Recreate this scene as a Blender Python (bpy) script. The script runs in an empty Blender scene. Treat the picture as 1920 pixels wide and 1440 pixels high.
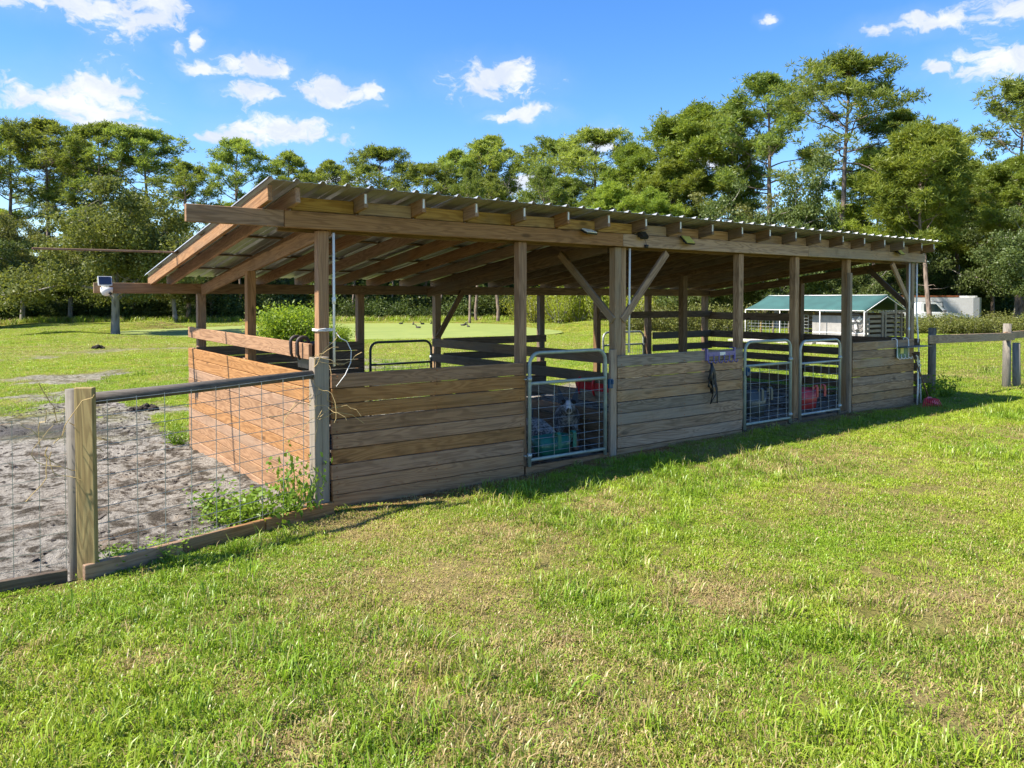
import bpy, bmesh, math, random
import numpy as np
from mathutils import Vector, Matrix, Euler

R = math.radians
scene = bpy.context.scene
col = scene.collection
random.seed(7)

# ------------------------------------------------------------------ camera
CAM = Vector((-2.699, -6.585, 1.908))
YAW = 0.94461                       # bearing of the view, from +X
FWD = Vector((math.cos(YAW), math.sin(YAW), 0))
RGT = Vector((math.sin(YAW), -math.cos(YAW), 0))
cd = bpy.data.cameras.new('camera')
cam = bpy.data.objects.new('camera', cd)
col.objects.link(cam)
cam.location = CAM
cam.rotation_euler = (R(90 - 1.192), 0, YAW - math.pi / 2)
cd.sensor_width = 36
cd.lens = 26.74
cd.shift_y = -0.0667
cd.clip_end = 3000
scene.camera = cam

# ------------------------------------------------------------------ sun, sky, exposure
SUN = Vector((-2.2, 0.62, 2.86)).normalized()
sl = bpy.data.lights.new('sun', 'SUN')
sl.energy = 3.9
sl.angle = R(1.2)
sl.color = (1.0, 0.93, 0.82)
so = bpy.data.objects.new('sun', sl)
col.objects.link(so)
so.rotation_euler = (-SUN).to_track_quat('-Z', 'Y').to_euler()
so.location = (0, 0, 40)
scene.view_settings.view_transform = 'Standard'
scene.view_settings.look = 'None'
scene.view_settings.exposure = 1.6
scene.view_settings.gamma = 1
scene.render.engine = 'CYCLES'
scene.cycles.use_denoising = True
scene.cycles.max_bounces = 6
scene.cycles.diffuse_bounces = 4
scene.cycles.glossy_bounces = 2
scene.cycles.transmission_bounces = 4
scene.cycles.transparent_max_bounces = 12
scene.cycles.sample_clamp_indirect = 6


class NT:
    """small node-tree helper"""
    def __init__(s, tree):
        s.t = tree

    def n(s, kind, **kw):
        nd = s.t.nodes.new(kind)
        for k, v in kw.items():
            if k in ('inp',):
                for kk, vv in v.items():
                    sock = nd.inputs[kk]
                    if hasattr(vv, 'is_output') or isinstance(vv, bpy.types.NodeSocket):
                        s.t.links.new(vv, sock)
                    else:
                        sock.default_value = vv
            else:
                setattr(nd, k, v)
        return nd

    def math(s, op, a, b=None, c=None, clamp=False):
        nd = s.t.nodes.new('ShaderNodeMath')
        nd.operation = op
        nd.use_clamp = clamp
        for i, v in enumerate((a, b, c)):
            if v is None:
                continue
            if isinstance(v, bpy.types.NodeSocket):
                s.t.links.new(v, nd.inputs[i])
            else:
                nd.inputs[i].default_value = v
        return nd.outputs[0]

    def vmath(s, op, a, b=None, out=0):
        nd = s.t.nodes.new('ShaderNodeVectorMath')
        nd.operation = op
        for i, v in enumerate((a, b)):
            if v is None:
                continue
            if isinstance(v, bpy.types.NodeSocket):
                s.t.links.new(v, nd.inputs[i])
            else:
                nd.inputs[i].default_value = v
        return nd.outputs[out]

    def ramp(s, fac, lo, hi, a=0.0, b=1.0):
        nd = s.t.nodes.new('ShaderNodeMapRange')
        nd.interpolation_type = 'SMOOTHSTEP'
        s.t.links.new(fac, nd.inputs[0])
        for i, v in enumerate((lo, hi, a, b)):
            nd.inputs[i + 1].default_value = v
        return nd.outputs[0]

    def mix(s, fac, a, b, mode='MIX'):
        nd = s.t.nodes.new('ShaderNodeMix')
        nd.data_type = 'RGBA'
        nd.blend_type = mode
        for i, v in ((0, fac), (6, a), (7, b)):
            if isinstance(v, bpy.types.NodeSocket):
                s.t.links.new(v, nd.inputs[i])
            elif i == 0:
                nd.inputs[i].default_value = v
            else:
                nd.inputs[i].default_value = tuple(v) + (1,) if len(v) == 3 else v
        return nd.outputs[2]

    def noise(s, vec, scale, detail=4, rough=0.55, dist=0.0, out=0):
        nd = s.t.nodes.new('ShaderNodeTexNoise')
        if vec is not None:
            s.t.links.new(vec, nd.inputs['Vector'])
        nd.inputs['Scale'].default_value = scale
        nd.inputs['Detail'].default_value = detail
        nd.inputs['Roughness'].default_value = rough
        nd.inputs['Distortion'].default_value = dist
        return nd.outputs[out]

    def link(s, a, b):
        s.t.links.new(a, b)


world = bpy.data.worlds.new('World')
scene.world = world
world.cycles.sampling_method = 'MANUAL'
world.cycles.sample_map_resolution = 512
world.use_nodes = True
wt = world.node_tree
wt.nodes.clear()
W = NT(wt)
sky = W.n('ShaderNodeTexSky', sky_type='NISHITA', sun_disc=False)
sky.sun_elevation = math.asin(SUN.z)
sky.sun_rotation = math.atan2(SUN.x, SUN.y)
sky.altitude = 0
sky.air_density = 1.0
sky.dust_density = 0.25
sky.ozone_density = 4.0
hs = W.n('ShaderNodeHueSaturation', inp={'Hue': 0.508, 'Saturation': 1.27, 'Value': 1.0, 'Color': sky.outputs[0]})
geo = W.n('ShaderNodeNewGeometry')
dirv = W.vmath('SCALE', geo.outputs['Incoming'])
dirv.node.inputs['Scale'].default_value = -1.0
dx = W.vmath('DOT_PRODUCT', dirv, tuple(RGT), out=1)
dy = W.vmath('DOT_PRODUCT', dirv, tuple(FWD), out=1)
sep = W.n('ShaderNodeSeparateXYZ', inp={0: dirv})
az = W.math('ARCTAN2', dx, dy)
el = W.math('ARCSINE', sep.outputs[2])
azel = W.n('ShaderNodeCombineXYZ', inp={0: az, 1: el}).outputs[0]
warp = W.noise(azel, 22, 4, 0.55, out=1)
warp = W.vmath('SUBTRACT', warp, (0.5, 0.5, 0.5))
wsc = W.vmath('MULTIPLY', warp, (0.06, 0.034, 0))
pos = W.vmath('ADD', azel, wsc)
# cumulus puffs scattered over the whole sky (bearing, elevation, half width, half height in radians)
PUFF = [(150, 196, 105, 40), (196, 178, 62, 44), (70, 190, 60, 24), (150, 5, 115, 26), (60, 0, 60, 18), (290, 8, 70, 20), (228, 60, 44, 25),
        (288, 46, 46, 15), (350, 97, 24, 12), (384, 86, 13, 13), (385, 128, 40, 12), (440, 118, 30, 14), (495, 133, 56, 17),
        (476, 178, 50, 16), (610, 176, 74, 21), (690, 176, 18, 12), (535, 246, 90, 20), (450, 258, 50, 10), (930, 158, 74, 26),
        (968, 140, 36, 17), (1000, 214, 44, 11), (945, 222, 34, 8), (1128, 264, 30, 18), (1432, 41, 15, 8), (1760, 42, 115, 15),
        (1870, 22, 80, 24), (1742, 137, 26, 11), (1862, 124, 80, 28), (1300, 312, 60, 14), (985, 345, 70, 16), (640, 330, 60, 9)]
PF = []
for (px, py, rx, ry) in PUFF:
    a_ = math.atan((px - 960) / 1426.0)
    c_ = math.cos(a_)
    PF.append((a_, math.atan((562 - py) / 1426.0 * c_), 1.22 * rx / 1426.0 * c_ * c_, 1.3 * ry / 1426.0 * c_))
rw = random.Random(11)
for i in range(26):
    a_ = rw.uniform(0.66, 2 * math.pi - 0.66)
    if a_ > math.pi:
        a_ -= 2 * math.pi
    e_ = rw.uniform(0.12, 0.75)
    s_ = rw.uniform(0.6, 1.7)
    PF.append((a_, e_, 0.05 * s_, 0.017 * s_))
for i in range(8):
    PF.append((rw.uniform(-0.6, 0.6), rw.uniform(0.5, 0.8), 0.06, 0.025))
acc = None
low = None
for (a_, e_, ra, re) in PF:
    d_ = W.vmath('SUBTRACT', pos, (a_, e_, 0))
    d_ = W.vmath('MULTIPLY', d_, (1 / ra, 1 / re, 0))
    ln = W.vmath('LENGTH', d_, out=1)
    v_ = W.math('SUBTRACT', 1.0, ln)
    acc = v_ if acc is None else W.math('SMOOTH_MAX', acc, v_, 0.25)
stretch = W.vmath('MULTIPLY', pos, (1.0, 1.7, 1.0))
fine = W.noise(stretch, 42, 7, 0.62, 0.5)
mid = W.noise(stretch, 19, 3, 0.6, 0.2)
dens = W.math('ADD', acc, W.math('MULTIPLY', W.math('SUBTRACT', fine, 0.5), 2.2))
dens = W.math('ADD', dens, W.math('MULTIPLY', W.math('SUBTRACT', mid, 0.5), 2.2))
alpha = W.ramp(dens, -0.12, 0.68, 0.0, 0.98)
veil = W.math('MULTIPLY', W.ramp(acc, -1.2, 0.6), 0.10)
alpha = W.math('MAXIMUM', alpha, veil)
body = W.ramp(W.noise(stretch, 17, 6, 0.6, 0.3), 0.35, 0.7)
ccol = W.mix(body, (0.47, 0.52, 0.62), (0.64, 0.655, 0.68))
bg1 = W.n('ShaderNodeBackground', inp={'Color': hs.outputs[0], 'Strength': 0.084})
bg2 = W.n('ShaderNodeBackground', inp={'Color': ccol, 'Strength': 0.54})
mx = W.n('ShaderNodeMixShader', inp={0: alpha, 1: bg1.outputs[0], 2: bg2.outputs[0]})
wo = W.n('ShaderNodeOutputWorld', inp={0: mx.outputs[0]})


def plan(lat, depth):
    """site plan: metres to the right of and along the main axis through the viewing point"""
    v = CAM + RGT * lat + FWD * depth
    return v.x, v.y


# ------------------------------------------------------------------ numpy noise and site relief
def _hash(ix, iy, s):
    h = (ix.astype(np.int64) * 374761393 + iy.astype(np.int64) * 668265263 + s * 974634719) & 0x7fffffff
    h = ((h ^ (h >> 13)) * 1274126177) & 0x7fffffff
    return ((h ^ (h >> 16)) & 0xffff) / 65535.0


def vn(x, y, sc, s=0):
    x = np.asarray(x, float) / sc
    y = np.asarray(y, float) / sc
    ix, iy = np.floor(x), np.floor(y)
    fx, fy = x - ix, y - iy
    fx = fx * fx * (3 - 2 * fx)
    fy = fy * fy * (3 - 2 * fy)
    a, b = _hash(ix, iy, s), _hash(ix + 1, iy, s)
    c, d = _hash(ix, iy + 1, s), _hash(ix + 1, iy + 1, s)
    return (a * (1 - fx) + b * fx) * (1 - fy) + (c * (1 - fx) + d * fx) * fy


def fbm(x, y, sc, s=0, o=4):
    t, a, n = 0, 1.0, 0
    for i in range(o):
        t = t + a * vn(x, y, sc / 2 ** i, s + i * 17)
        n += a
        a *= 0.5
    return t / n


def ss(a, b, v):
    t = np.clip((np.asarray(v, float) - a) / (b - a), 0, 1)
    return t * t * (3 - 2 * t)


PX, PY = plan(-12.5, 62.5)
MX, MY = plan(-29.5, 62.0)


def to_plan(x, y):
    dx_, dy_ = np.asarray(x, float) - CAM.x, np.asarray(y, float) - CAM.y
    return dx_ * RGT.x + dy_ * RGT.y, dx_ * FWD.x + dy_ * FWD.y


def pond_field(x, y):
    lat, dp = to_plan(x, y)
    a = np.arctan2(dp - 62.5, lat + 12.5)
    r = np.hypot((lat + 12.5) / 15.5, (dp - 62.5) / 16.0)
    return r + 0.07 * np.sin(3 * a + 1) + 0.05 * np.sin(5 * a)


def mud_mask(x, y):
    """bare paddock earth, 0..1"""
    n = fbm(x, y, 2.2, 3)
    m1 = ss(0.02, -0.08, x) * ss(-0.66, -0.58, y - (x + 2.05) * 0.27 * ss(-2.6, -2.0, x)) * (1 - ss(6.5, 17, y + (n - 0.5) * 16 + (fbm(x, y, .6, 9, 3) - .5) * 7))
    m2 = ss(0.0, 0.1, x) * (1 - ss(10.75, 10.85, x)) * ss(-0.06, 0.02, y) * (1 - ss(4.7, 8.0, y + (n - 0.5) * 3.5))
    n2 = fbm(x, y, 4.5, 21)
    m3 = (1 - ss(6, 11, x)) * ss(0.50, 0.60, n2 * .75 + .25 * fbm(x, y, 1.1, 23, 3) + 0.035 * ss(20, 6, y)) * ss(5, 7, y) * (1 - ss(24, 40, y)) * 0.85
    return np.clip(np.maximum(np.maximum(m1, m2), m3), 0, 1)


SPOTS = [(1310, 1135, .34, .8), (1050, 1022, .35, .55), (1830, 1150, .45, .7), (430, 1300, .22, .9), (520, 1425, .2, .8), (270, 1262, .16, .8),
         (960, 1075, .6, .4), (700, 1080, .7, .35), (1110, 960, .3, .7), (1700, 1300, .4, .6), (1000, 1380, .4, .5), (1850, 1370, .35, .6), (820, 1250, .5, .35)]


def _ground_at(px, py):
    dep = 1.93 * 1426 / (py - 562.0)
    return plan((px - 960) / 1426 * dep, dep)


SPOTW = [_ground_at(a, b) + (c, d) for a, b, c, d in SPOTS]


def bare_mask(x, y):
    """thin, worn places in the mown lawn"""
    n = fbm(x, y, 0.7, 40)
    m = ss(0.50, 0.80, fbm(x, y, 1.6, 55)) * 0.55
    for (sx, sy, r, k) in SPOTW:
        m = np.maximum(m, k * np.exp(-((x - sx) ** 2 + (y - sy) ** 2) / (r * r)) * (0.5 + n))
    strip = ss(-0.34, -0.12, y + (n - .5) * .25) * ss(-0.1, 0.4, x) * (1 - ss(10.8, 11.2, x)) * ss(0.1, -0.02, y)
    return np.clip(np.maximum(m, strip * 0.95), 0, 1)


def ground_z(x, y):
    x = np.asarray(x, float)
    y = np.asarray(y, float)
    z = 0.11 * ss(0, 6, x) * (1 - ss(3, 14, y))
    z = z - 0.17 * ss(0.2, 5, y) * (1 - ss(-0.5, 4, x))
    z = z - 0.40 * ss(5, 40, y)
    z = z + 0.06 * (fbm(x, y, 9, 70) - 0.5) + 0.05 * (fbm(x, y, 1.1, 71, 3) - 0.5)
    far = np.hypot(x - CAM.x, y - CAM.y)
    z = z + 0.5 * (fbm(x, y, 40, 72) - 0.5) * ss(35, 80, far)
    mu = mud_mask(x, y)
    ch = fbm(x, y, 0.42, 80, 4) - 0.5
    ch2 = fbm(x, y, 0.16, 85, 3) - 0.5
    z = z + mu * (0.09 * ch + 0.09 * ch2) * (1 - ss(0.05, 0.25, x) * 0.7)
    lat0, dp0 = to_plan(x, y)
    z = z + 1.0 * np.exp(-(((lat0 + 29.0) / 3.4) ** 2 + ((dp0 - 64.0) / 3.0) ** 2))
    lat, dp = to_plan(x, y)
    z = z + 0.7 * np.exp(-(((lat - 8) / 6.0) ** 2 + ((dp - 62) / 5.0) ** 2))
    p = pond_field(x, y)
    k = ss(1.25, 0.9, p)
    return z * (1 - k) + (-0.95) * k


def gz(x, y):
    return float(ground_z(np.array([x]), np.array([y]))[0])


# ------------------------------------------------------------------ materials
MATS = {}


def newmat(name):
    m = bpy.data.materials.new(name)
    m.use_nodes = True
    t = m.node_tree
    for n in list(t.nodes):
        if n.type != 'OUTPUT_MATERIAL':
            t.nodes.remove(n)
    out = [n for n in t.nodes if n.type == 'OUTPUT_MATERIAL'][0]
    MATS[name] = m
    k = NT(t)
    b = k.n('ShaderNodeBsdfPrincipled')
    k.link(b.outputs[0], out.inputs[0])
    return m, k, b, out


def bump(k, b, h, strength, dist):
    bn = k.n('ShaderNodeBump', inp={'Strength': strength, 'Distance': dist, 'Height': h})
    k.link(bn.outputs[0], b.inputs['Normal'])


def wood(name, light, dark, grey, greyamt, stain=0.3, rough=0.75, upright=False):
    m, k, b, out = newmat(name)
    tc = k.n('ShaderNodeTexCoord')
    oi = k.n('ShaderNodeObjectInfo')
    off = k.vmath('SCALE', (17.0, 31.0, 23.0))
    k.link(oi.outputs['Random'], off.node.inputs['Scale'])
    src = tc.outputs['Object']
    if upright:
        sx_ = k.n('ShaderNodeSeparateXYZ', inp={0: src})
        src = k.n('ShaderNodeCombineXYZ', inp={0: sx_.outputs[2], 1: sx_.outputs[1], 2: sx_.outputs[0]}).outputs[0]
    p = k.vmath('ADD', src, off)
    slow = k.noise(k.vmath('MULTIPLY', p, (0.8, 7.5, 7.5)), 1.0, 2, 0.5, 0.5)
    rings = k.math('SINE', k.math('MULTIPLY', slow, 80.0))
    rings = k.ramp(rings, -0.6, 1.0)
    fine = k.noise(k.vmath('MULTIPLY', p, (2.5, 90, 90)), 1.0, 4, 0.6)
    grain = k.math('ADD', k.math('MULTIPLY', rings, 0.34), k.math('MULTIPLY', fine, 0.66))
    c = k.mix(k.ramp(grain, 0.15, 0.85), light, dark)
    vo = k.n('ShaderNodeTexVoronoi', inp={'Vector': k.vmath('MULTIPLY', p, (1.5, 4.5, 4.5)), 'Scale': 1.0})
    knot = k.ramp(vo.outputs['Distance'], 0.05, 0.14, 0.75, 0.0)
    c = k.mix(knot, c, tuple(v * 0.35 for v in dark))
    w = k.noise(k.vmath('MULTIPLY', p, (1.1, 3.0, 3.0)), 1.0, 4, 0.6)
    rnd = k.math('MULTIPLY', k.math('SUBTRACT', oi.outputs['Random'], 0.5), 0.40)
    wf = k.ramp(k.math('ADD', w, rnd), 0.62 - greyamt * 0.5, 0.95 - greyamt * 0.5)
    gcol = k.mix(fine, tuple(v * 1.15 for v in grey), tuple(v * 0.6 for v in grey))
    c = k.mix(wf, c, gcol)
    st = k.ramp(k.noise(k.vmath('MULTIPLY', p, (2.2, 2.0, 2.0)), 1.3, 5, 0.65), 0.52, 0.75, 0, stain)
    c = k.mix(st, c, tuple(v * 0.4 for v in dark))
    sk_ = k.ramp(k.noise(k.vmath('MULTIPLY', p, (1.0, 30, 30)), 1.0, 3, 0.6, 0.3), 0.5, 0.72, 0, 0.45)
    c = k.mix(sk_, c, tuple(v * 0.45 for v in dark))
    hsv = k.n('ShaderNodeHueSaturation', inp={'Color': c})
    rr = k.math('FRACT', k.math('MULTIPLY', oi.outputs['Random'], 13.7))
    k.link(k.math('ADD', 0.88, k.math('MULTIPLY', rr, 0.26)), hsv.inputs['Value'])
    rr2 = k.math('FRACT', k.math('MULTIPLY', oi.outputs['Random'], 37.1))
    k.link(k.math('ADD', 0.85, k.math('MULTIPLY', rr2, 0.3)), hsv.inputs['Saturation'])
    k.link(hsv.outputs[0], b.inputs['Base Color'])
    b.inputs['Roughness'].default_value = rough
    b.inputs['Specular IOR Level'].default_value = 0.25
    bump(k, b, k.math('ADD', fine, k.math('MULTIPLY', rings, 0.4)), 0.35, 0.004)
    return m


def plain(name, c, rough=0.5, metal=0.0, var=0.15, scale=6.0, bmp=0.0, spec=0.5):
    m, k, b, out = newmat(name)
    tc = k.n('ShaderNodeTexCoord')
    n = k.noise(tc.outputs['Object'], scale, 6, 0.65)
    cc = k.mix(k.ramp(n, 0.3, 0.7), tuple(v * (1 - var) for v in c), tuple(min(1, v * (1 + var)) for v in c))
    k.link(cc, b.inputs['Base Color'])
    b.inputs['Metallic'].default_value = metal
    k.link(k.math('ADD', rough - 0.08, k.math('MULTIPLY', n, 0.16)), b.inputs['Roughness'])
    b.inputs['Specular IOR Level'].default_value = spec
    if bmp:
        bump(k, b, n, bmp, 0.02)
    return m


wood('wood_new', (0.365, 0.202, 0.098), (0.235, 0.122, 0.056), (0.31, 0.19, 0.105), 0.08, 0.35)
wood('wood_beam', (0.36, 0.212, 0.112), (0.23, 0.127, 0.064), (0.25, 0.19, 0.13), 0.12, 0.28)
wood('wood_yellow', (0.40, 0.255, 0.09), (0.26, 0.15, 0.05), (0.24, 0.18, 0.10), 0.05, 0.4)
wood('wood_old', (0.41, 0.26, 0.145), (0.235, 0.142, 0.073), (0.33, 0.25, 0.168), 0.42, 0.4)
wood('wood_dark', (0.19, 0.125, 0.072), (0.10, 0.063, 0.036), (0.15, 0.115, 0.08), 0.35, 0.4)  # shade on the inner rails partly painted into this tone
wood('wood_rafter', (0.25, 0.158, 0.086), (0.14, 0.084, 0.045), (0.19, 0.14, 0.095), 0.3, 0.4)  # old timber darkened in colour for the shade under the roof
wood('wood_grey', (0.29, 0.22, 0.15), (0.155, 0.113, 0.074), (0.29, 0.238, 0.176), 0.75, 0.3)
wood('wood_round', (0.24, 0.20, 0.145), (0.11, 0.09, 0.064), (0.23, 0.205, 0.165), 0.7, 0.4, upright=True)
wood('wood_rail', (0.115, 0.092, 0.068), (0.045, 0.035, 0.026), (0.14, 0.12, 0.098), 0.5, 0.6)
wood('wood_green', (0.30, 0.22, 0.08), (0.19, 0.13, 0.045), (0.22, 0.18, 0.11), 0.1, 0.3)
plain('galv', (0.38, 0.40, 0.36), 0.42, 0.45, 0.14, 14)
plain('galv_paint', (0.30, 0.345, 0.29), 0.42, 0.15, 0.16, 9)
plain('gate_dark', (0.055, 0.065, 0.062), 0.5, 0.3, 0.2, 9)
plain('wire', (0.33, 0.35, 0.35), 0.45, 0.7, 0.2, 9)
plain('wire_dark', (0.035, 0.035, 0.03), 0.6, 0.3, 0.2, 9)
plain('pvc', (0.78, 0.76, 0.70), 0.4, 0, 0.08, 5)
plain('white_cord', (0.75, 0.74, 0.72), 0.7, 0, 0.08)
plain('plastic_green', (0.012, 0.12, 0.085), 0.35, 0, 0.2)
plain('plastic_grey', (0.065, 0.076, 0.078), 0.4, 0, 0.2)
plain('plastic_red', (0.50, 0.035, 0.05), 0.4, 0, 0.2)
plain('plastic_pink', (0.45, 0.04, 0.045), 0.45, 0, 0.25)
plain('plastic_scarlet', (0.52, 0.012, 0.02), 0.35, 0, 0.12)
plain('plastic_purple', (0.165, 0.125, 0.29), 0.4, 0, 0.12)
plain('plastic_blue', (0.008, 0.055, 0.13), 0.35, 0, 0.15)
plain('plastic_white', (0.72, 0.71, 0.66), 0.35, 0, 0.08)
plain('plastic_yellow', (0.55, 0.52, 0.13), 0.4, 0, 0.1)
plain('black', (0.013, 0.013, 0.014), 0.45, 0, 0.2)
plain('rubber_brown', (0.035, 0.024, 0.018), 0.6, 0, 0.3)
plain('solar', (0.02, 0.03, 0.06), 0.15, 0.2, 0.2)
plain('rust', (0.30, 0.10, 0.035), 0.8, 0, 0.35, 4, 0.1)
plain('straw', (0.42, 0.30, 0.13), 0.9, 0, 0.2)
plain('steel', (0.35, 0.34, 0.33), 0.4, 0.8, 0.15)
plain('tarp', (0.028, 0.088, 0.078), 0.85, 0, 0.16, 1.2, 0.25)
plain('concrete', (0.42, 0.39, 0.35), 0.9, 0, 0.25, 3, 0.3)
plain('plywood', (0.27, 0.255, 0.235), 0.85, 0, 0.22, 2.0)
plain('car_paint', (0.74, 0.74, 0.72), 0.3, 0, 0.05)
plain('car_grey', (0.13, 0.13, 0.13), 0.4, 0.1, 0.1)
plain('glass_dark', (0.018, 0.035, 0.04), 0.08, 0, 0.1)
plain('tyre', (0.02, 0.02, 0.02), 0.8)
plain('feather', (0.04, 0.035, 0.028), 0.8, 0, 0.4, 20)
plain('dung', (0.030, 0.022, 0.015), 0.95, 0, 0.5, 14, 0.8)
plain('clod', (0.085, 0.07, 0.055), 0.95, 0, 0.5, 9, 0.6)
plain('bark_dead', (0.19, 0.165, 0.14), 0.9, 0, 0.3, 3, 0.4)


def bark(name, c1, c2):
    m, k, b, out = newmat(name)
    tc = k.n('ShaderNodeTexCoord')
    p = k.vmath('MULTIPLY', tc.outputs['Object'], (5, 5, 1.2))
    v = k.n('ShaderNodeTexVoronoi', inp={'Vector': p, 'Scale': 1.3})
    n = k.noise(p, 1.5, 6, 0.7)
    f = k.ramp(k.math('ADD', v.outputs['Distance'], n), 0.5, 1.2)
    k.link(k.mix(f, c2, c1), b.inputs['Base Color'])
    b.inputs['Roughness'].default_value = 0.9
    bump(k, b, f, 0.6, 0.05)
    return m


bark('bark_pine', (0.235, 0.175, 0.135), (0.085, 0.06, 0.045))
bark('bark_oak', (0.25, 0.225, 0.19), (0.10, 0.088, 0.07))


def foliage(name, c1, c2, c3, trans=0.35, scale=0.5):
    """leaf material: tone drifts over the crown, plus per-tree shift"""
    m, k, b, out = newmat(name)
    k.t.nodes.remove(b)
    tc = k.n('ShaderNodeTexCoord')
    oi = k.n('ShaderNodeObjectInfo')
    off = k.vmath('SCALE', (9.0, 5.0, 7.0))
    k.link(oi.outputs['Random'], off.node.inputs['Scale'])
    p = k.vmath('ADD', tc.outputs['Object'], off)
    n = k.ramp(k.noise(p, scale, 3, 0.6), 0.35, 0.65)
    n2 = k.ramp(k.noise(p, scale * 9, 2, 0.6), 0.35, 0.7)
    c = k.mix(n, c1, c2)
    c = k.mix(k.math('MULTIPLY', n2, 0.5), c, c3)
    hsv = k.n('ShaderNodeHueSaturation', inp={'Color': c})
    k.link(k.math('ADD', 0.78, k.math('MULTIPLY', oi.outputs['Random'], 0.44)), hsv.inputs['Value'])
    r2 = k.math('FRACT', k.math('MULTIPLY', oi.outputs['Random'], 7.3))
    k.link(k.math('ADD', 0.488, k.math('MULTIPLY', r2, 0.022)), hsv.inputs['Hue'])
    d = k.n('ShaderNodeBsdfDiffuse', inp={'Color': hsv.outputs[0]})
    tcol = k.mix(1.0, hsv.outputs[0], (1.25, 1.2, 0.6), 'MULTIPLY')
    t = k.n('ShaderNodeBsdfTranslucent', inp={'Color': tcol})
    mxs = k.n('ShaderNodeMixShader', inp={0: trans, 1: d.outputs[0], 2: t.outputs[0]})
    g = k.n('ShaderNodeBsdfGlossy', inp={'Roughness': 0.45, 'Color': (0.5, 0.5, 0.5, 1)})
    m2 = k.n('ShaderNodeMixShader', inp={0: 0.03, 1: mxs.outputs[0], 2: g.outputs[0]})
    k.link(m2.outputs[0], out.inputs[0])
    return m


foliage('needle', (0.22, 0.285, 0.06), (0.14, 0.20, 0.05), (0.32, 0.36, 0.075), 0.5)
foliage('needle_bright', (0.25, 0.32, 0.045), (0.155, 0.225, 0.035), (0.34, 0.38, 0.065), 0.45)
foliage('leaf_oak', (0.165, 0.185, 0.055), (0.10, 0.125, 0.04), (0.25, 0.24, 0.065), 0.42)
foliage('leaf_field', (0.18, 0.205, 0.058), (0.11, 0.14, 0.044), (0.25, 0.25, 0.065), 0.45)
foliage('leaf_live', (0.12, 0.165, 0.048), (0.072, 0.11, 0.034), (0.20, 0.23, 0.062), 0.42)
foliage('leaf_shrub', (0.22, 0.32, 0.032), (0.14, 0.23, 0.026), (0.31, 0.38, 0.05), 0.5, scale=1.5)
foliage('leaf_weed', (0.17, 0.29, 0.03), (0.10, 0.20, 0.022), (0.23, 0.33, 0.04), scale=3)
foliage('leaf_tall', (0.36, 0.41, 0.045), (0.25, 0.31, 0.038), (0.42, 0.42, 0.07), 0.5, scale=1.5)
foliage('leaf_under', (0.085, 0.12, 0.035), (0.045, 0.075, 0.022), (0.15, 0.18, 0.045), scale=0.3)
foliage('leaf_brush', (0.17, 0.195, 0.04), (0.10, 0.125, 0.03), (0.26, 0.23, 0.065), scale=0.7)


def grassmat(name, g1, g2, dry):
    m, k, b, out = newmat(name)
    k.t.nodes.remove(b)
    at = k.n('ShaderNodeAttribute', attribute_type='INSTANCER', attribute_name='dry')
    ar = k.n('ShaderNodeAttribute', attribute_type='GEOMETRY', attribute_name='rnd')
    oi = k.n('ShaderNodeObjectInfo')
    ag = k.n('ShaderNodeAttribute', attribute_type='INSTANCER', attribute_name='tone')
    c = k.mix(k.math('ADD', k.math('MULTIPLY', ar.outputs['Fac'], 0.5), k.math('MULTIPLY', ag.outputs['Fac'], 0.5)), g1, g2)
    f = k.math('ADD', at.outputs['Fac'], k.math('MULTIPLY', k.math('SUBTRACT', ar.outputs['Fac'], 0.5), 0.9))
    c = k.mix(k.ramp(f, 0.25, 0.75), c, dry)
    hsv = k.n('ShaderNodeHueSaturation', inp={'Color': c})
    k.link(k.math('ADD', 0.8, k.math('MULTIPLY', oi.outputs['Random'], 0.4)), hsv.inputs['Value'])
    d = k.n('ShaderNodeBsdfDiffuse', inp={'Color': hsv.outputs[0]})
    t = k.n('ShaderNodeBsdfTranslucent', inp={'Color': hsv.outputs[0]})
    mxs = k.n('ShaderNodeMixShader', inp={0: 0.38, 1: d.outputs[0], 2: t.outputs[0]})
    g = k.n('ShaderNodeBsdfGlossy', inp={'Roughness': 0.4, 'Color': (0.6, 0.6, 0.6, 1)})
    m2 = k.n('ShaderNodeMixShader', inp={0: 0.04, 1: mxs.outputs[0], 2: g.outputs[0]})
    k.link(m2.outputs[0], out.inputs[0])
    return m


grassmat('grass', (0.17, 0.30, 0.016), (0.345, 0.425, 0.032), (0.41, 0.31, 0.135))


def metal_roof():
    m, k, b, out = newmat('roof_metal')
    tc = k.n('ShaderNodeTexCoord')
    p = tc.outputs['Object']
    n = k.noise(k.vmath('MULTIPLY', p, (3, 0.8, 3)), 1.5, 5, 0.6)
    sp = k.noise(p, 60, 3, 0.6)
    c = k.mix(k.ramp(n, 0.35, 0.7), (0.40, 0.40, 0.38), (0.55, 0.56, 0.55))
    c = k.mix(k.ramp(sp, 0.5, 0.8, 0, 0.25), c, (0.25, 0.22, 0.18))
    k.link(c, b.inputs['Base Color'])
    b.inputs['Metallic'].default_value = 0.65
    k.link(k.math('ADD', 0.32, k.math('MULTIPLY', n, 0.2)), b.inputs['Roughness'])


metal_roof()


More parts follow.
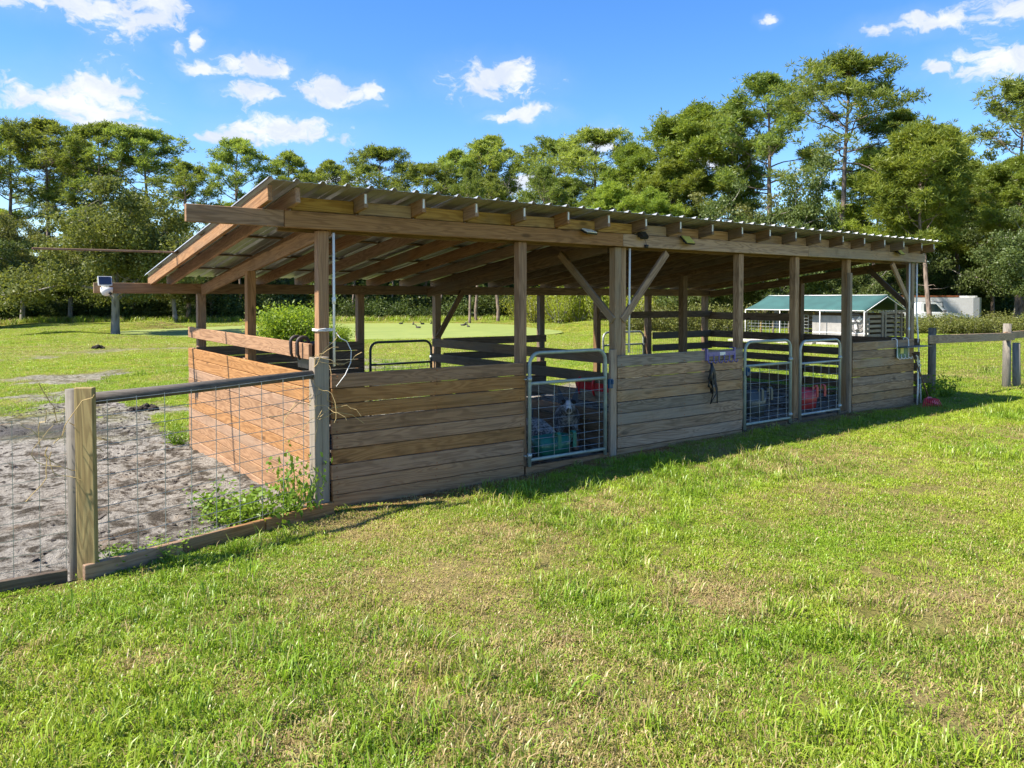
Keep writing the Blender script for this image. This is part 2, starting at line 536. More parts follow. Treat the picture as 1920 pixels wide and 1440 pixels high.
def ground_mat():
    m, k, b, out = newmat('ground')
    tc = k.n('ShaderNodeTexCoord')
    P = tc.outputs['Object']
    vc = k.n('ShaderNodeVertexColor', layer_name='gcol')
    mu = k.n('ShaderNodeAttribute', attribute_type='GEOMETRY', attribute_name='mud')
    n1 = k.noise(P, 6.5, 8, 0.7, 0.5)
    n2 = k.noise(P, 26, 6, 0.7, 0.2)
    n3 = k.noise(P, 1.5, 5, 0.65, 0.8)
    # churned paddock earth: pale sand with dark manure trodden in
    sand = k.mix(n2, (0.40, 0.37, 0.32), (0.26, 0.235, 0.195))
    dk = k.mix(n2, (0.105, 0.088, 0.065), (0.05, 0.042, 0.031))
    tr = k.ramp(k.math('ADD', k.math('MULTIPLY', n1, 0.65), k.math('MULTIPLY', n3, 0.35)), 0.45, 0.57)
    earth = k.mix(tr, sand, dk)
    br = k.ramp(k.noise(P, 1.3, 4, 0.6), 0.55, 0.7, 0, 0.6)
    earth = k.mix(br, earth, (0.19, 0.125, 0.07))
    dpatch = k.n('ShaderNodeAttribute', attribute_type='GEOMETRY', attribute_name='dark_patch')
    earth = k.mix(k.math('MULTIPLY', dpatch.outputs['Fac'], 0.85), earth, (0.085, 0.08, 0.075))  # darker grey ellipse mixed into the paddock earth
    g = k.mix(1.0, vc.outputs[0], k.mix(k.ramp(n2, 0.3, 0.7), (0.65, 0.68, 0.6), (1.3, 1.25, 1.2)), 'MULTIPLY')
    k.link(k.mix(mu.outputs['Fac'], g, earth), b.inputs['Base Color'])
    b.inputs['Roughness'].default_value = 0.95
    b.inputs['Specular IOR Level'].default_value = 0.1
    bump(k, b, k.math('ADD', n1, k.math('MULTIPLY', n2, 0.6)), 1.0, 0.09)


ground_mat()


def pond_mat():
    m, k, b, out = newmat('duckweed')
    tc = k.n('ShaderNodeTexCoord')
    P = tc.outputs['Object']
    n = k.noise(k.vmath('MULTIPLY', P, (0.6, 1.0, 1)), 0.5, 6, 0.65, 0.8)
    n2 = k.noise(P, 9, 4, 0.7)
    c = k.mix(k.ramp(n, 0.35, 0.65), (0.225, 0.265, 0.055), (0.175, 0.22, 0.042))
    c = k.mix(k.ramp(n2, 0.5, 0.8, 0, 0.3), c, (0.15, 0.2, 0.045))
    k.link(c, b.inputs['Base Color'])
    b.inputs['Roughness'].default_value = 0.75
    bump(k, b, n2, 0.3, 0.02)


pond_mat()


def dog_mat():
    m, k, b, out = newmat('fur')
    tc = k.n('ShaderNodeTexCoord')
    P = tc.outputs['Object']
    n = k.noise(P, 38, 4, 0.75)
    n2 = k.noise(P, 7, 3, 0.6)
    c = k.mix(k.ramp(k.math('ADD', k.math('MULTIPLY', n, 0.6), k.math('MULTIPLY', n2, 0.4)), 0.42, 0.6), (0.055, 0.052, 0.05), (0.36, 0.345, 0.325))
    sep_ = k.n('ShaderNodeSeparateXYZ', inp={0: P})
    bl = k.math('MULTIPLY', k.ramp(k.math('ABSOLUTE', sep_.outputs[1]), .035, .015), k.ramp(sep_.outputs[0], .36, .40))
    c = k.mix(bl, c, (0.62, 0.60, 0.57))
    leg = k.ramp(sep_.outputs[2], 0.20, 0.12)
    c = k.mix(leg, c, (0.33, 0.19, 0.10))
    k.link(c, b.inputs['Base Color'])
    b.inputs['Roughness'].default_value = 0.9
    bump(k, b, n, 0.8, 0.01)


dog_mat()
M = MATS


# ------------------------------------------------------------------ object helpers
def tag(o, label=None, cat=None, group=None, kind=None):
    if label:
        o['label'] = label
    if cat:
        o['category'] = cat
    if group:
        o['group'] = group
    if kind:
        o['kind'] = kind
    return o


def empty(name, loc, label, cat, group=None):
    o = bpy.data.objects.new(name, None)
    o.empty_display_size = 0.2
    o.location = loc
    col.objects.link(o)
    return tag(o, label, cat, group)


def link(name, me, parent=None, loc=None):
    o = bpy.data.objects.new(name, me)
    col.objects.link(o)
    if loc is not None:
        o.location = loc
    if parent is not None:
        o.parent = parent
    return o


_boxes = {}


def box_mesh(L, T, H, mat, bev=0.004):
    key = (round(L, 3), round(T, 4), round(H, 4), mat)
    if key in _boxes:
        return _boxes[key]
    bm = bmesh.new()
    bmesh.ops.create_cube(bm, size=1)
    bmesh.ops.scale(bm, vec=(L, T, H), verts=bm.verts)
    bmesh.ops.bevel(bm, geom=list(bm.edges), offset=min(bev, T * .2, H * .2), segments=1, affect='EDGES')
    me = bpy.data.meshes.new('timber')
    bm.to_mesh(me)
    bm.free()
    me.materials.append(M[mat])
    _boxes[key] = me
    return me


def world_base(parent):
    v = Vector((0, 0, 0))
    while parent is not None:
        v = v + parent.location
        parent = parent.parent
    return v


def board(name, p0, p1, H, T, mat, parent, up=(0, 0, 1), roll=0.0, jit=0.0):
    """timber from p0 to p1 (centre line); H across 'up', T across the third axis"""
    p0, p1 = Vector(p0), Vector(p1)
    x = (p1 - p0).normalized()
    z = Vector(up)
    z = (z - x * z.dot(x)).normalized()
    y = z.cross(x)
    if roll:
        q = Matrix.Rotation(roll, 3, x)
        y, z = q @ y, q @ z
    rot = Matrix((x, y, z)).transposed()
    L = (p1 - p0).length
    o = link(name, box_mesh(L, T, H, mat), parent)
    c = (p0 + p1) / 2
    if jit:
        c = c + Vector((random.uniform(-jit, jit), random.uniform(-jit, jit), random.uniform(-jit, jit) * .6))
        rot = rot @ Euler((random.uniform(-jit, jit) * .8, random.uniform(-jit, jit) * .35, random.uniform(-jit, jit) * .35)).to_matrix()
    o.rotation_mode = 'QUATERNION'
    o.rotation_quaternion = rot.to_quaternion()
    o.location = c - (world_base(parent) if parent else Vector((0, 0, 0)))
    return o


class MB:
    """collects shapes in world coordinates, builds one mesh"""
    def __init__(s):
        s.v, s.f, s.sm = [], [], []

    def add(s, vs, fs, smooth=False):
        n = len(s.v)
        s.v += [tuple(v) for v in vs]
        s.f += [tuple(i + n for i in f) for f in fs]
        s.sm += [smooth] * len(fs)
        return s

    def box(s, c, size, rz=0.0, rx=0.0, ry=0.0, taper=1.0):
        m = Euler((rx, ry, rz)).to_matrix()
        vs = []
        for dz in (-.5, .5):
            k = taper if dz < 0 else 1.0
            for (a, b_) in ((-.5, -.5), (.5, -.5), (.5, .5), (-.5, .5)):
                vs.append(Vector(c) + m @ Vector((a * size[0] * k, b_ * size[1] * k, dz * size[2])))
        return s.add(vs, [(0, 3, 2, 1), (4, 5, 6, 7), (0, 1, 5, 4), (1, 2, 6, 5), (2, 3, 7, 6), (3, 0, 4, 7)])

    def tube(s, pts, r, sides=8, cap=True, closed=False):
        pts = [Vector(p) for p in pts]
        rr = r if isinstance(r, (list, tuple)) else [r] * len(pts)
        n = len(pts)
        vs, fs = [], []
        ref = None
        for i, p in enumerate(pts):
            a = pts[(i - 1) % n] if closed else pts[max(i - 1, 0)]
            b_ = pts[(i + 1) % n] if closed else pts[min(i + 1, n - 1)]
            t = (b_ - a).normalized()
            if ref is None:
                ref = Vector((0, 0, 1)) if abs(t.z) < .9 else Vector((1, 0, 0))
            u = t.cross(ref)
            if u.length < 1e-6:
                u = t.orthogonal()
            u.normalize()
            w = u.cross(t).normalized()
            ref = w
            for j in range(sides):
                an = 2 * math.pi * j / sides
                vs.append(p + (u * math.cos(an) + w * math.sin(an)) * rr[i])
        m = n if closed else n - 1
        for i in range(m):
            for j in range(sides):
                k, q = (i + 1) % n, (j + 1) % sides
                fs.append((i * sides + j, i * sides + q, k * sides + q, k * sides + j))
        if cap and not closed:
            fs.append(tuple(range(sides))[::-1])
            fs.append(tuple((n - 1) * sides + j for j in range(sides)))
        return s.add(vs, fs, sides > 4)

    def prism(s, poly, origin, ax, ay, az_, depth):
        """polygon (u,v) pairs extruded along az_"""
        o, ax, ay, az_ = Vector(origin), Vector(ax), Vector(ay), Vector(az_)
        n = len(poly)
        vs = [o + ax * u + ay * v for u, v in poly] + [o + ax * u + ay * v + az_ * depth for u, v in poly]
        fs = [tuple(range(n))[::-1], tuple(range(n, 2 * n))]
        for i in range(n):
            j = (i + 1) % n
            fs.append((i, j, n + j, n + i))
        return s.add(vs, fs)

    def build(s, name, mat, parent=None, origin=None):
        base = world_base(parent) if parent is not None else Vector(origin or (0, 0, 0))
        me = bpy.data.meshes.new(name)
        me.from_pydata([tuple(Vector(v) - base) for v in s.v], [], s.f)
        me.polygons.foreach_set('use_smooth', s.sm)
        me.materials.append(M[mat])
        me.update()
        o = link(name, me, parent)
        if parent is None:
            o.location = base
        return o


def arc(c, r, a0, a1, ux, uy, n=6):
    c, ux, uy = Vector(c), Vector(ux), Vector(uy)
    return [c + ux * (r * math.cos(a0 + (a1 - a0) * i / n)) + uy * (r * math.sin(a0 + (a1 - a0) * i / n)) for i in range(n + 1)]

# ------------------------------------------------------------------ ground and pond
def axis(segs):
    out = [segs[0][0]]
    for (a, b, st) in segs:
        n = max(1, int(round((b - a) / st)))
        out += [a + (b - a) * (i + 1) / n for i in range(n)]
    return np.array(out)


def grow(a, sign, first, f, stop):
    out, st = [], first
    while abs(a) < stop:
        a += sign * st
        st *= f
        out.append(a)
    return out


ax_ = axis([(-7, -4, .15), (-4, .5, .045), (.5, 12, .13), (12, 20, .3), (20, 110, 1.2)])
ax_ = np.concatenate([np.array(grow(-7, -1, .25, 1.13, 1500))[::-1], ax_, np.array(grow(110, 1, 2, 1.25, 1500))])
ay_ = axis([(-8, -1, .13), (-1, 8, .05), (8, 16, .2), (16, 30, .5), (30, 110, 1.1)])
ay_ = np.concatenate([np.array(grow(-8, -1, .4, 1.3, 1500))[::-1], ay_, np.array(grow(110, 1, 2, 1.25, 1500))])
GX, GY = np.meshgrid(ax_, ay_)
gx, gy = GX.ravel(), GY.ravel()
gzv = ground_z(gx, gy)
nx, ny = len(ax_), len(ay_)
idx = np.arange(nx * ny).reshape(ny, nx)
quads = np.stack([idx[:-1, :-1], idx[:-1, 1:], idx[1:, 1:], idx[1:, :-1]], -1).reshape(-1, 4)
gme = bpy.data.meshes.new('ground')
gme.vertices.add(nx * ny)
gme.vertices.foreach_set('co', np.stack([gx, gy, gzv], -1).ravel())
gme.loops.add(quads.size)
gme.loops.foreach_set('vertex_index', quads.ravel())
gme.polygons.add(len(quads))
gme.polygons.foreach_set('loop_start', np.arange(0, quads.size, 4))
gme.polygons.foreach_set('use_smooth', np.ones(len(quads), bool))
gme.update()
mud = mud_mask(gx, gy)
bare = bare_mask(gx, gy)
lat_, dep_ = to_plan(gx, gy)
dist_ = np.hypot(lat_, dep_)
nA = fbm(gx, gy, 6, 90)[:, None]
nB = fbm(gx, gy, 1.2, 91)[:, None]
lawn = np.array([0.17, 0.19, 0.035]) * (1 - nB) + np.array([0.29, 0.235, 0.09]) * nB
lawn = lawn * (1 - bare[:, None]) + np.array([0.33, 0.24, 0.13]) * bare[:, None]
strip = (ss(-0.4, -0.15, gy) * ss(0.1, -0.02, gy) * ss(-0.1, 0.3, gx) * (1 - ss(10.8, 11.2, gx)))[:, None]
lawn = lawn * (1 - strip) + np.array([0.30, 0.155, 0.06]) * strip
field = np.array([0.25, 0.29, 0.03]) * (1 - nA) + np.array([0.36, 0.34, 0.055]) * nA
field = field * (0.5 + 0.75 * nB) * .75
ff = (ss(2, 6, gy) * (1 - ss(9, 14, gx) * (1 - ss(8, 14, gy))))[:, None]
fr = ss(12, 18, dist_)[:, None]
gcol = lawn * (1 - np.maximum(ff, fr)) + field * np.maximum(ff, fr)
pf = pond_field(gx, gy)
mnd = np.exp(-(((lat_ + 29.0) / 3.4) ** 2 + ((dep_ - 64.0) / 3.0) ** 2))[:, None]
gcol = gcol * (1 - .8 * mnd) + np.array([0.20, 0.175, 0.06]) * .8 * mnd
bank = (ss(1.35, 1.12, pf) * ss(62, 70, dep_))[:, None]
gcol = gcol * (1 - bank) + np.array([0.26, 0.17, 0.075]) * bank


def wood_edge(lat):
    """distance along the main axis at which the forest floor begins"""
    return np.interp(lat, [-130, -75, -50, -28, 0, 9, 18, 30, 45, 60, 120], [50, 66, 84, 88, 92, 88, 74, 72, 70, 56, 44])


wf_ = ss(-2, 3, dep_ - wood_edge(lat_))[:, None]
gcol = gcol * (1 - wf_) + np.array([0.085, 0.062, 0.035]) * wf_
ca = gme.color_attributes.new('gcol', 'FLOAT_COLOR', 'POINT')
ca.data.foreach_set('color', np.concatenate([gcol, np.ones((len(gcol), 1))], 1).ravel())
ma = gme.attributes.new('mud', 'FLOAT', 'POINT')
ma.data.foreach_set('value', (mud * (1 - wf_[:, 0])).astype(np.float32))
da = gme.attributes.new('dark_patch', 'FLOAT', 'POINT')
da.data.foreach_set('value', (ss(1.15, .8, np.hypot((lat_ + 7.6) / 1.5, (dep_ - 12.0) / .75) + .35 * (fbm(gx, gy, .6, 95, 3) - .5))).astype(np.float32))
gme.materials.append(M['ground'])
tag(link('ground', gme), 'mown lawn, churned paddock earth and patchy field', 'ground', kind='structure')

pv = []
for i in range(96):
    a = 2 * math.pi * i / 96
    r = 1.06 - 0.07 * math.sin(3 * a + 1) - 0.05 * math.sin(5 * a)
    x, y = plan(-12.5 + 15.5 * r * math.cos(a), 62.5 + 16 * r * math.sin(a))
    pv.append((x, y, -0.52))
pm = bpy.data.meshes.new('pond')
pm.from_pydata(pv, [], [tuple(range(96))])
pm.materials.append(M['duckweed'])
tag(link('pond', pm), 'pond surface covered with bright green duckweed', 'pond', kind='structure')

# ------------------------------------------------------------------ the pole barn
barn = empty('pole_barn', (0, 0, 0), 'open-sided timber pole barn with corrugated metal lean-to roof and plank walls', 'barn')


def roof_z(y):
    return 2.86 - 0.127 * y


def G0(x):
    return 0.11 * float(ss(0, 6, x))


BH = 0.140       # plank face


def post(x, y, z0, z1, w, mat, parent=None, lean=(0, 0)):
    return board('post', (x, y, z0), (x + lean[0], y + lean[1], z1), w, w, mat, parent or barn, up=(0, 1, 0))


# posts along the open front
post(-0.03, 0.075, -0.35, 2.535, 0.10, 'wood_new')
post(2.23, 0.075, -0.35, 2.535, 0.10, 'wood_beam')
post(3.65, 0.08, -0.35, 2.535, 0.105, 'wood_old')
post(3.745, 0.07, -0.35, 2.535, 0.075, 'wood_old')
post(5.96, 0.075, -0.35, 2.535, 0.10, 'wood_old')
post(7.26, 0.075, -0.35, 2.54, 0.10, 'wood_old')
post(8.64, 0.075, -0.35, 2.54, 0.10, 'wood_old')
post(8.60, -0.01, -0.35, 2.33, 0.06, 'wood_old')
post(10.66, 0.075, -0.35, 2.54, 0.10, 'wood_old')
# back posts, middle row
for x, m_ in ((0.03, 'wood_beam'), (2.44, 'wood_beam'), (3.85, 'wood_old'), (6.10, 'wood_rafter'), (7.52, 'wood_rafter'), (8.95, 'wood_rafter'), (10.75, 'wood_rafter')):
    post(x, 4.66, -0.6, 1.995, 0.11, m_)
post(0.0, 2.30, -0.5, 2.24, 0.10, 'wood_new')
post(7.36, 2.30, -0.5, 2.32, 0.11, 'wood_dark')
post(10.78, 2.30, -0.5, 2.32, 0.12, 'wood_rafter')
# front and back beams
board('front_beam', (-1.22, -0.012, 2.617), (-0.415, -0.012, 2.617), 0.145, 0.05, 'wood_beam', barn)
board('front_beam', (-0.41, -0.012, 2.617), (3.66, -0.012, 2.617), 0.15, 0.055, 'wood_beam', barn)
board('front_beam', (3.665, -0.012, 2.617), (7.44, -0.012, 2.625), 0.15, 0.055, 'wood_old', barn)
board('front_beam', (7.445, -0.012, 2.625), (10.93, -0.012, 2.632), 0.15, 0.055, 'wood_old', barn)
board('inner_beam', (-0.4, 0.20, 2.60), (10.9, 0.20, 2.60), 0.15, 0.04, 'wood_rafter', barn)
board('back_beam', (-1.30, 4.70, 2.065), (4.0, 4.70, 2.065), 0.14, 0.05, 'wood_beam', barn)
board('back_beam', (4.005, 4.70, 2.065), (11.1, 4.70, 2.065), 0.14, 0.05, 'wood_rafter', barn)
board('back_beam', (0.1, 4.58, 2.065), (11.0, 4.58, 2.065), 0.14, 0.035, 'wood_rafter', barn)
board('end_beam', (0.03, 0.05, 2.565), (0.03, 4.55, 2.045), 0.14, 0.045, 'wood_new', barn)
board('end_beam', (3.62, 0.18, 2.55), (3.62, 4.55, 2.03), 0.14, 0.045, 'wood_rafter', barn)
board('end_beam', (10.80, 0.18, 2.55), (10.80, 4.55, 2.03), 0.14, 0.045, 'wood_dark', barn)
# rafters on 0.6 m centres, overhanging front and back
rx = [-0.60, -0.36] + [0.27 + 0.597 * i for i in range(18)] + [10.84]
for i, x in enumerate(rx):
    m_ = 'wood_new' if x < 0 else ('wood_beam' if x < 3.6 else 'wood_rafter')
    y0, y1 = -0.23, 4.84
    dz = -0.085
    board('rafter', (x, y0, roof_z(y0) + dz), (x, y1, roof_z(y1) + dz), 0.135, 0.042, m_, barn)
    if x > 0:
        mb = MB().box((x - 0.006, y0 - 0.004, roof_z(y0) + dz + 0.015), (0.018, 0.004, 0.085), rz=random.uniform(-.2, .2))
        mb.build('end_tag', 'plastic_white', barn)
# blocking between the rafters above the front beam
for a, b_ in zip(rx[1:-1], rx[2:]):
    board('blocking', (a + 0.024, 0.0, 2.757), (b_ - 0.024, 0.0, 2.757), 0.118, 0.038, 'wood_yellow' if b_ < 3.9 else 'wood_old', barn)
# purlin laths under the sheeting
for y in (0.9, 1.95, 3.1, 4.1):
    board('purlin', (-0.64, y, roof_z(y) - 0.0085), (10.9, y, roof_z(y) - 0.0085), 0.016, 0.07, 'wood_rafter', barn)
# roof sheets: ribbed metal, a rib every 0.2286 m
PW = 0.2286 * 4
prof = []
for k_ in range(4):
    u = k_ * 0.2286
    prof += [(u, 0.0), (u + .018, .026), (u + .040, .026), (u + .058, 0), (u + .12, 0.0), (u + .125, .004), (u + .165, .004), (u + .17, 0)]
prof.append((PW, 0.0))


def sheet(w):
    pts = [q for q in prof if q[0] <= w + 1e-4]
    if pts[-1][0] < w - .01:
        pts.append((w, 0.0))
    vs, fs = [], []
    y0, y1 = -0.32, 4.90
    for (yy, dz) in ((y0, 0), (y1, 0)):
        for sgn in (0.0, -0.0022):
            for (u, v) in pts:
                vs.append((u, yy - y0, roof_z(yy) - roof_z(y0) + v + sgn))
    n = len(pts)
    for i in range(n - 1):
        fs.append((i, i + 1, 2 * n + i + 1, 2 * n + i))
        fs.append((n + i + 1, n + i, 3 * n + i, 3 * n + i + 1))
        fs.append((i + 1, i, n + i, n + i + 1))
        fs.append((2 * n + i, 2 * n + i + 1, 3 * n + i + 1, 3 * n + i))
    me = bpy.data.meshes.new('roof_sheet')
    me.from_pydata(vs, [], fs)
    me.materials.append(M['roof_metal'])
    return me


sm = sheet(PW)
x = -0.655
i = 0
while x < 10.9:
    w = min(PW, 10.92 - x)
    if w < 0.1:
        break
    o = link('roof_sheet', sm if w > PW - .01 else sheet(w), barn)
    o.location = (x, -0.32 + random.uniform(-.006, .006), roof_z(-0.32) + 0.003 + 0.0025 * (i % 2))
    x += PW
    i += 1

# plank walls
def plank_wall(x0, x1, n, top, mat, y=-0.0, pitch=0.1395, mats=None, step=0.0):
    for i in range(n):
        z = top - BH / 2 - i * pitch
        zz = z + random.uniform(-.002, .002)
        mm = mats[i % len(mats)] if mats else mat
        e0, e1 = random.uniform(-.012, .006), random.uniform(-.006, .014)
        board('wall_plank', (x0 + e0, y, zz), (x1 + e1, y, zz + step), BH - .008, 0.036, mm, barn, roll=random.uniform(-.03, .03))
        for nx_ in (x0 + .05, (x0 + x1) / 2, x1 - .05):
            for dz_ in (-.04, .04):
                NAILS.append((nx_ + random.uniform(-.012, .012), y - .0195, zz + dz_ + random.uniform(-.006, .006)))


NAILS = []
plank_wall(0.03, 2.215, 10, 1.235, 'wood_new', mats=['wood_new'])
plank_wall(3.59, 5.93, 9, 1.25, 'wood_old', y=-0.012, mats=['wood_grey', 'wood_old', 'wood_old', 'wood_old', 'wood_grey', 'wood_old', 'wood_old', 'wood_old', 'wood_old'])
plank_wall(8.70, 10.62, 9, 1.235, 'wood_old', mats=['wood_old', 'wood_old', 'wood_old', 'wood_old', 'wood_old'])
mb = MB()
for p_ in NAILS:
    mb.tube([p_, (p_[0], p_[1] - .0025, p_[2])], .006, 6)
tag(mb.build('nail_head', 'rust', barn), kind='stuff')
board('sill_board', (5.95, 0.0, 0.10), (8.65, 0.0, 0.10), 0.13, 0.04, 'wood_dark', barn)
board('sill_board', (2.24, 0.0, 0.045), (3.56, 0.0, 0.055), 0.10, 0.04, 'wood_new', barn)
# left end wall of planks, with a rail above
for i in range(11):
    z = 1.235 - BH / 2 - i * 0.1395
    board('wall_plank', (-0.10, 0.02, z + 0.0), (-0.10, 4.78 + random.uniform(-.02, .01), z), BH - .006, 0.036, 'wood_new', barn, roll=random.uniform(-.03, .03))
board('top_rail', (-0.10, 0.18, 1.43), (-0.10, 4.78, 1.455), 0.145, 0.036, 'wood_new', barn)
for yy in (4.66, 2.30):
    board('nailer', (-0.07, yy, -0.2), (-0.07, yy, 1.24), 0.09, 0.02, 'wood_beam', barn, up=(0, 1, 0))
# back wall of the left bay
for i in range(9):
    z = 1.255 - BH / 2 - i * 0.141
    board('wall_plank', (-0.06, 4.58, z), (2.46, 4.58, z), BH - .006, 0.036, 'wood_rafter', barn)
# partition rails beside the middle post
for z, m_ in ((1.19, 'wood_rafter'), (0.94, 'wood_dark'), (0.70, 'wood_grey'), (0.47, 'wood_rafter'), (0.32, 'wood_rafter'), (0.18, 'wood_rafter'), (0.04, 'wood_dark')):
    board('partition_rail', (3.72, 0.20, z), (3.72, 4.56, z), 0.135, 0.036, m_, barn)
# back rails of the centre bay
for z in (1.19, 0.94, 0.70, 0.45, 0.2):
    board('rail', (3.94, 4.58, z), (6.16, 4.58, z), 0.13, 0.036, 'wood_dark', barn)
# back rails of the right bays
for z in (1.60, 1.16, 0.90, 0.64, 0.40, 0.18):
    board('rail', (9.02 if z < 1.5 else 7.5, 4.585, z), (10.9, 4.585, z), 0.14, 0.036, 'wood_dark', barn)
# right end rails
for z, h_ in ((1.16, .145), (0.93, .14), (0.73, .14), (0.545, .14), (0.32, .14), (0.11, .14)):
    board('rail', (10.86, 0.0, z), (10.86, 4.74, z), h_, 0.036, 'wood_dark', barn)
board('rail', (10.86, 2.30, 1.555), (10.86, 4.74, 1.56), 0.155, 0.036, 'wood_dark', barn)
# braces
board('brace', (3.71, 0.03, 1.66), (4.50, 0.045, 2.50), 0.09, 0.04, 'wood_old', barn)
board('brace', (3.585, 0.04, 1.66), (3.565, 1.02, 2.50), 0.09, 0.04, 'wood_old', barn)
board('brace', (10.64, 0.045, 1.76), (9.98, 0.045, 2.52), 0.09, 0.04, 'wood_old', barn)
board('brace', (10.73, 0.15, 1.80), (10.73, 0.86, 2.46), 0.09, 0.04, 'wood_dark', barn)
board('brace', (3.80, 4.53, 1.28), (4.30, 4.53, 2.06), 0.09, 0.04, 'wood_rafter', barn)
board('gate_post_board', (3.52, -0.015, -0.1), (3.52, -0.015, 1.32), 0.10, 0.04, 'wood_old', barn, up=(1, 0, 0))
# wire mesh on the inside of the back rails
def mesh_panel(mb, p0, p1, z0, z1, dx_, dz_, r, sag=0.0, sides=3):
    p0, p1 = Vector(p0), Vector(p1)
    L = (p1 - p0).length
    n = max(1, int(L / dx_))
    for i in range(n + 1):
        p = p0.lerp(p1, i / n)
        s_ = sag * math.sin(math.pi * i / n)
        mb.tube([p + Vector((0, 0, z0)), p + Vector((0, 0, z1 - s_))], r, sides, cap=False)
    zs = dz_ if isinstance(dz_, (list, tuple)) else [z0 + (z1 - z0) * j / max(1, int((z1 - z0) / dz_)) for j in range(max(1, int((z1 - z0) / dz_)) + 1)]
    for z in zs:
        if sag:
            mb.tube([p0.lerp(p1, q / 8) + Vector((0, 0, z - sag * math.sin(math.pi * q / 8) * (z - z0) / (z1 - z0))) for q in range(9)], r, sides, cap=False)
        else:
            mb.tube([p0 + Vector((0, 0, z)), p1 + Vector((0, 0, z))], r, sides, cap=False)
    return mb


mesh_panel(MB(), (7.56, 4.62, 0), (10.85, 4.62, 0), 0.05, 1.50, 0.06, 0.1, 0.0016).build('wire_mesh', 'wire_dark', barn)
mesh_panel(MB(), (10.83, 2.3, 0), (10.83, 4.6, 0), 0.05, 1.50, 0.06, 0.1, 0.0016).build('wire_mesh', 'wire_dark', barn)

# lath sticking far out from the roof edge
board('lath', (-2.08, 3.10, 2.463), (-0.55, 3.10, 2.475), 0.022, 0.045, 'wood_beam', barn)


# ------------------------------------------------------------------ gates
def gate(name, x0, x1, y, z0, z1, label, mat='galv_paint', mid=None, wires=True, group=None, hz=None, nv=5, rt=0.021, latch=None, top_only=False, hinge=1):
    t = empty(name, (x0, y, z0), label, 'gate', group)
    rc = 0.13
    if mid is None:
        mid = z1 - 0.33
    pts = [(x0, y, z0), (x0, y, z1 - rc)] + [tuple(v) for v in arc((x0 + rc, y, z1 - rc), rc, math.pi, math.pi / 2, (1, 0, 0), (0, 0, 1))] + \
          [tuple(v) for v in arc((x1 - rc, y, z1 - rc), rc, math.pi / 2, 0, (1, 0, 0), (0, 0, 1))] + [(x1, y, z0)]
    fr_ = MB().tube(pts, rt, 10).build('frame', mat, t)
    MB().tube([(x0, y, mid), (x1, y, mid)], rt * .9, 10).build('middle_bar', mat, t)
    zb = z0 + 0.07
    MB().tube([(x0, y, zb), (x1, y, zb)], rt * .9, 10).build('bottom_bar', mat, t)
    if wires:
        mb = MB()
        for i in range(nv):
            xx = x0 + (x1 - x0) * (i + .55) / nv
            j = random.uniform(-.012, .012)
            mb.tube([(xx, y - .004, zb), (xx + j, y - .004, (zb + mid) / 2), (xx, y - .004, mid)], 0.0032, 4, cap=False)
        z = zb
        zs = []
        st = 0.065
        while z + st < mid - .05:
            z += st
            st *= 1.14
            zs.append(z)
        for z in zs:
            dz = random.uniform(-.012, .012)
            mb.tube([(x0, y + .004, z), ((x0 + x1) / 2, y + .004, z + dz), (x1, y + .004, z + .004)], 0.0032, 4, cap=False)
        mb.build('wire_panel', 'wire', t)
    hx = x1 if hinge > 0 else x0
    for zz in (z0 + .12, z1 - .28):
        m_ = MB()
        m_.tube([(hx, y, zz - .025), (hx, y, zz + .025)], rt * 1.35, 10)
        m_.tube([(hx - .05 * hinge * -1, y - .01, zz), (hx + .05 * hinge, y + .05, zz)], 0.008, 6)
        m_.build('hinge', 'galv', fr_)
    if latch:
        m_ = MB()
        m_.box((latch, y - .028, mid - .07), (0.055, 0.03, 0.11))
        m_.box((latch + .015, y - .05, mid - .05), (0.018, 0.02, 0.05))
        m_.build('latch', 'plastic_blue', fr_)
    return t


gate('stall_gate', 2.265, 3.375, -0.045, 0.10, 1.33, 'green-grey tubular gate with a green feeder hooked on its wires', latch=3.43, hinge=-1)
gate('stall_gate', 5.965, 7.01, -0.04, 0.13, 1.33, 'tubular stall gate with a grey feeder hooked on its wires', latch=5.985)
gate('stall_gate', 7.25, 8.29, -0.04, 0.15, 1.30, 'tubular stall gate with a faded red feeder hooked on its wires', mat='galv')
gate('paddock_gate', 2.62, 3.74, 4.66, 0.02, 1.22, 'dark tubular gate with a rounded top in the back wall opening', mat='gate_dark', mid=0.86, nv=7)
gate('yard_gate', 7.72, 8.86, 4.70, 0.05, 1.25, 'pale galvanised gate behind the back rails beside dark wire mesh', mat='galv', mid=0.99, nv=16, hinge=1)


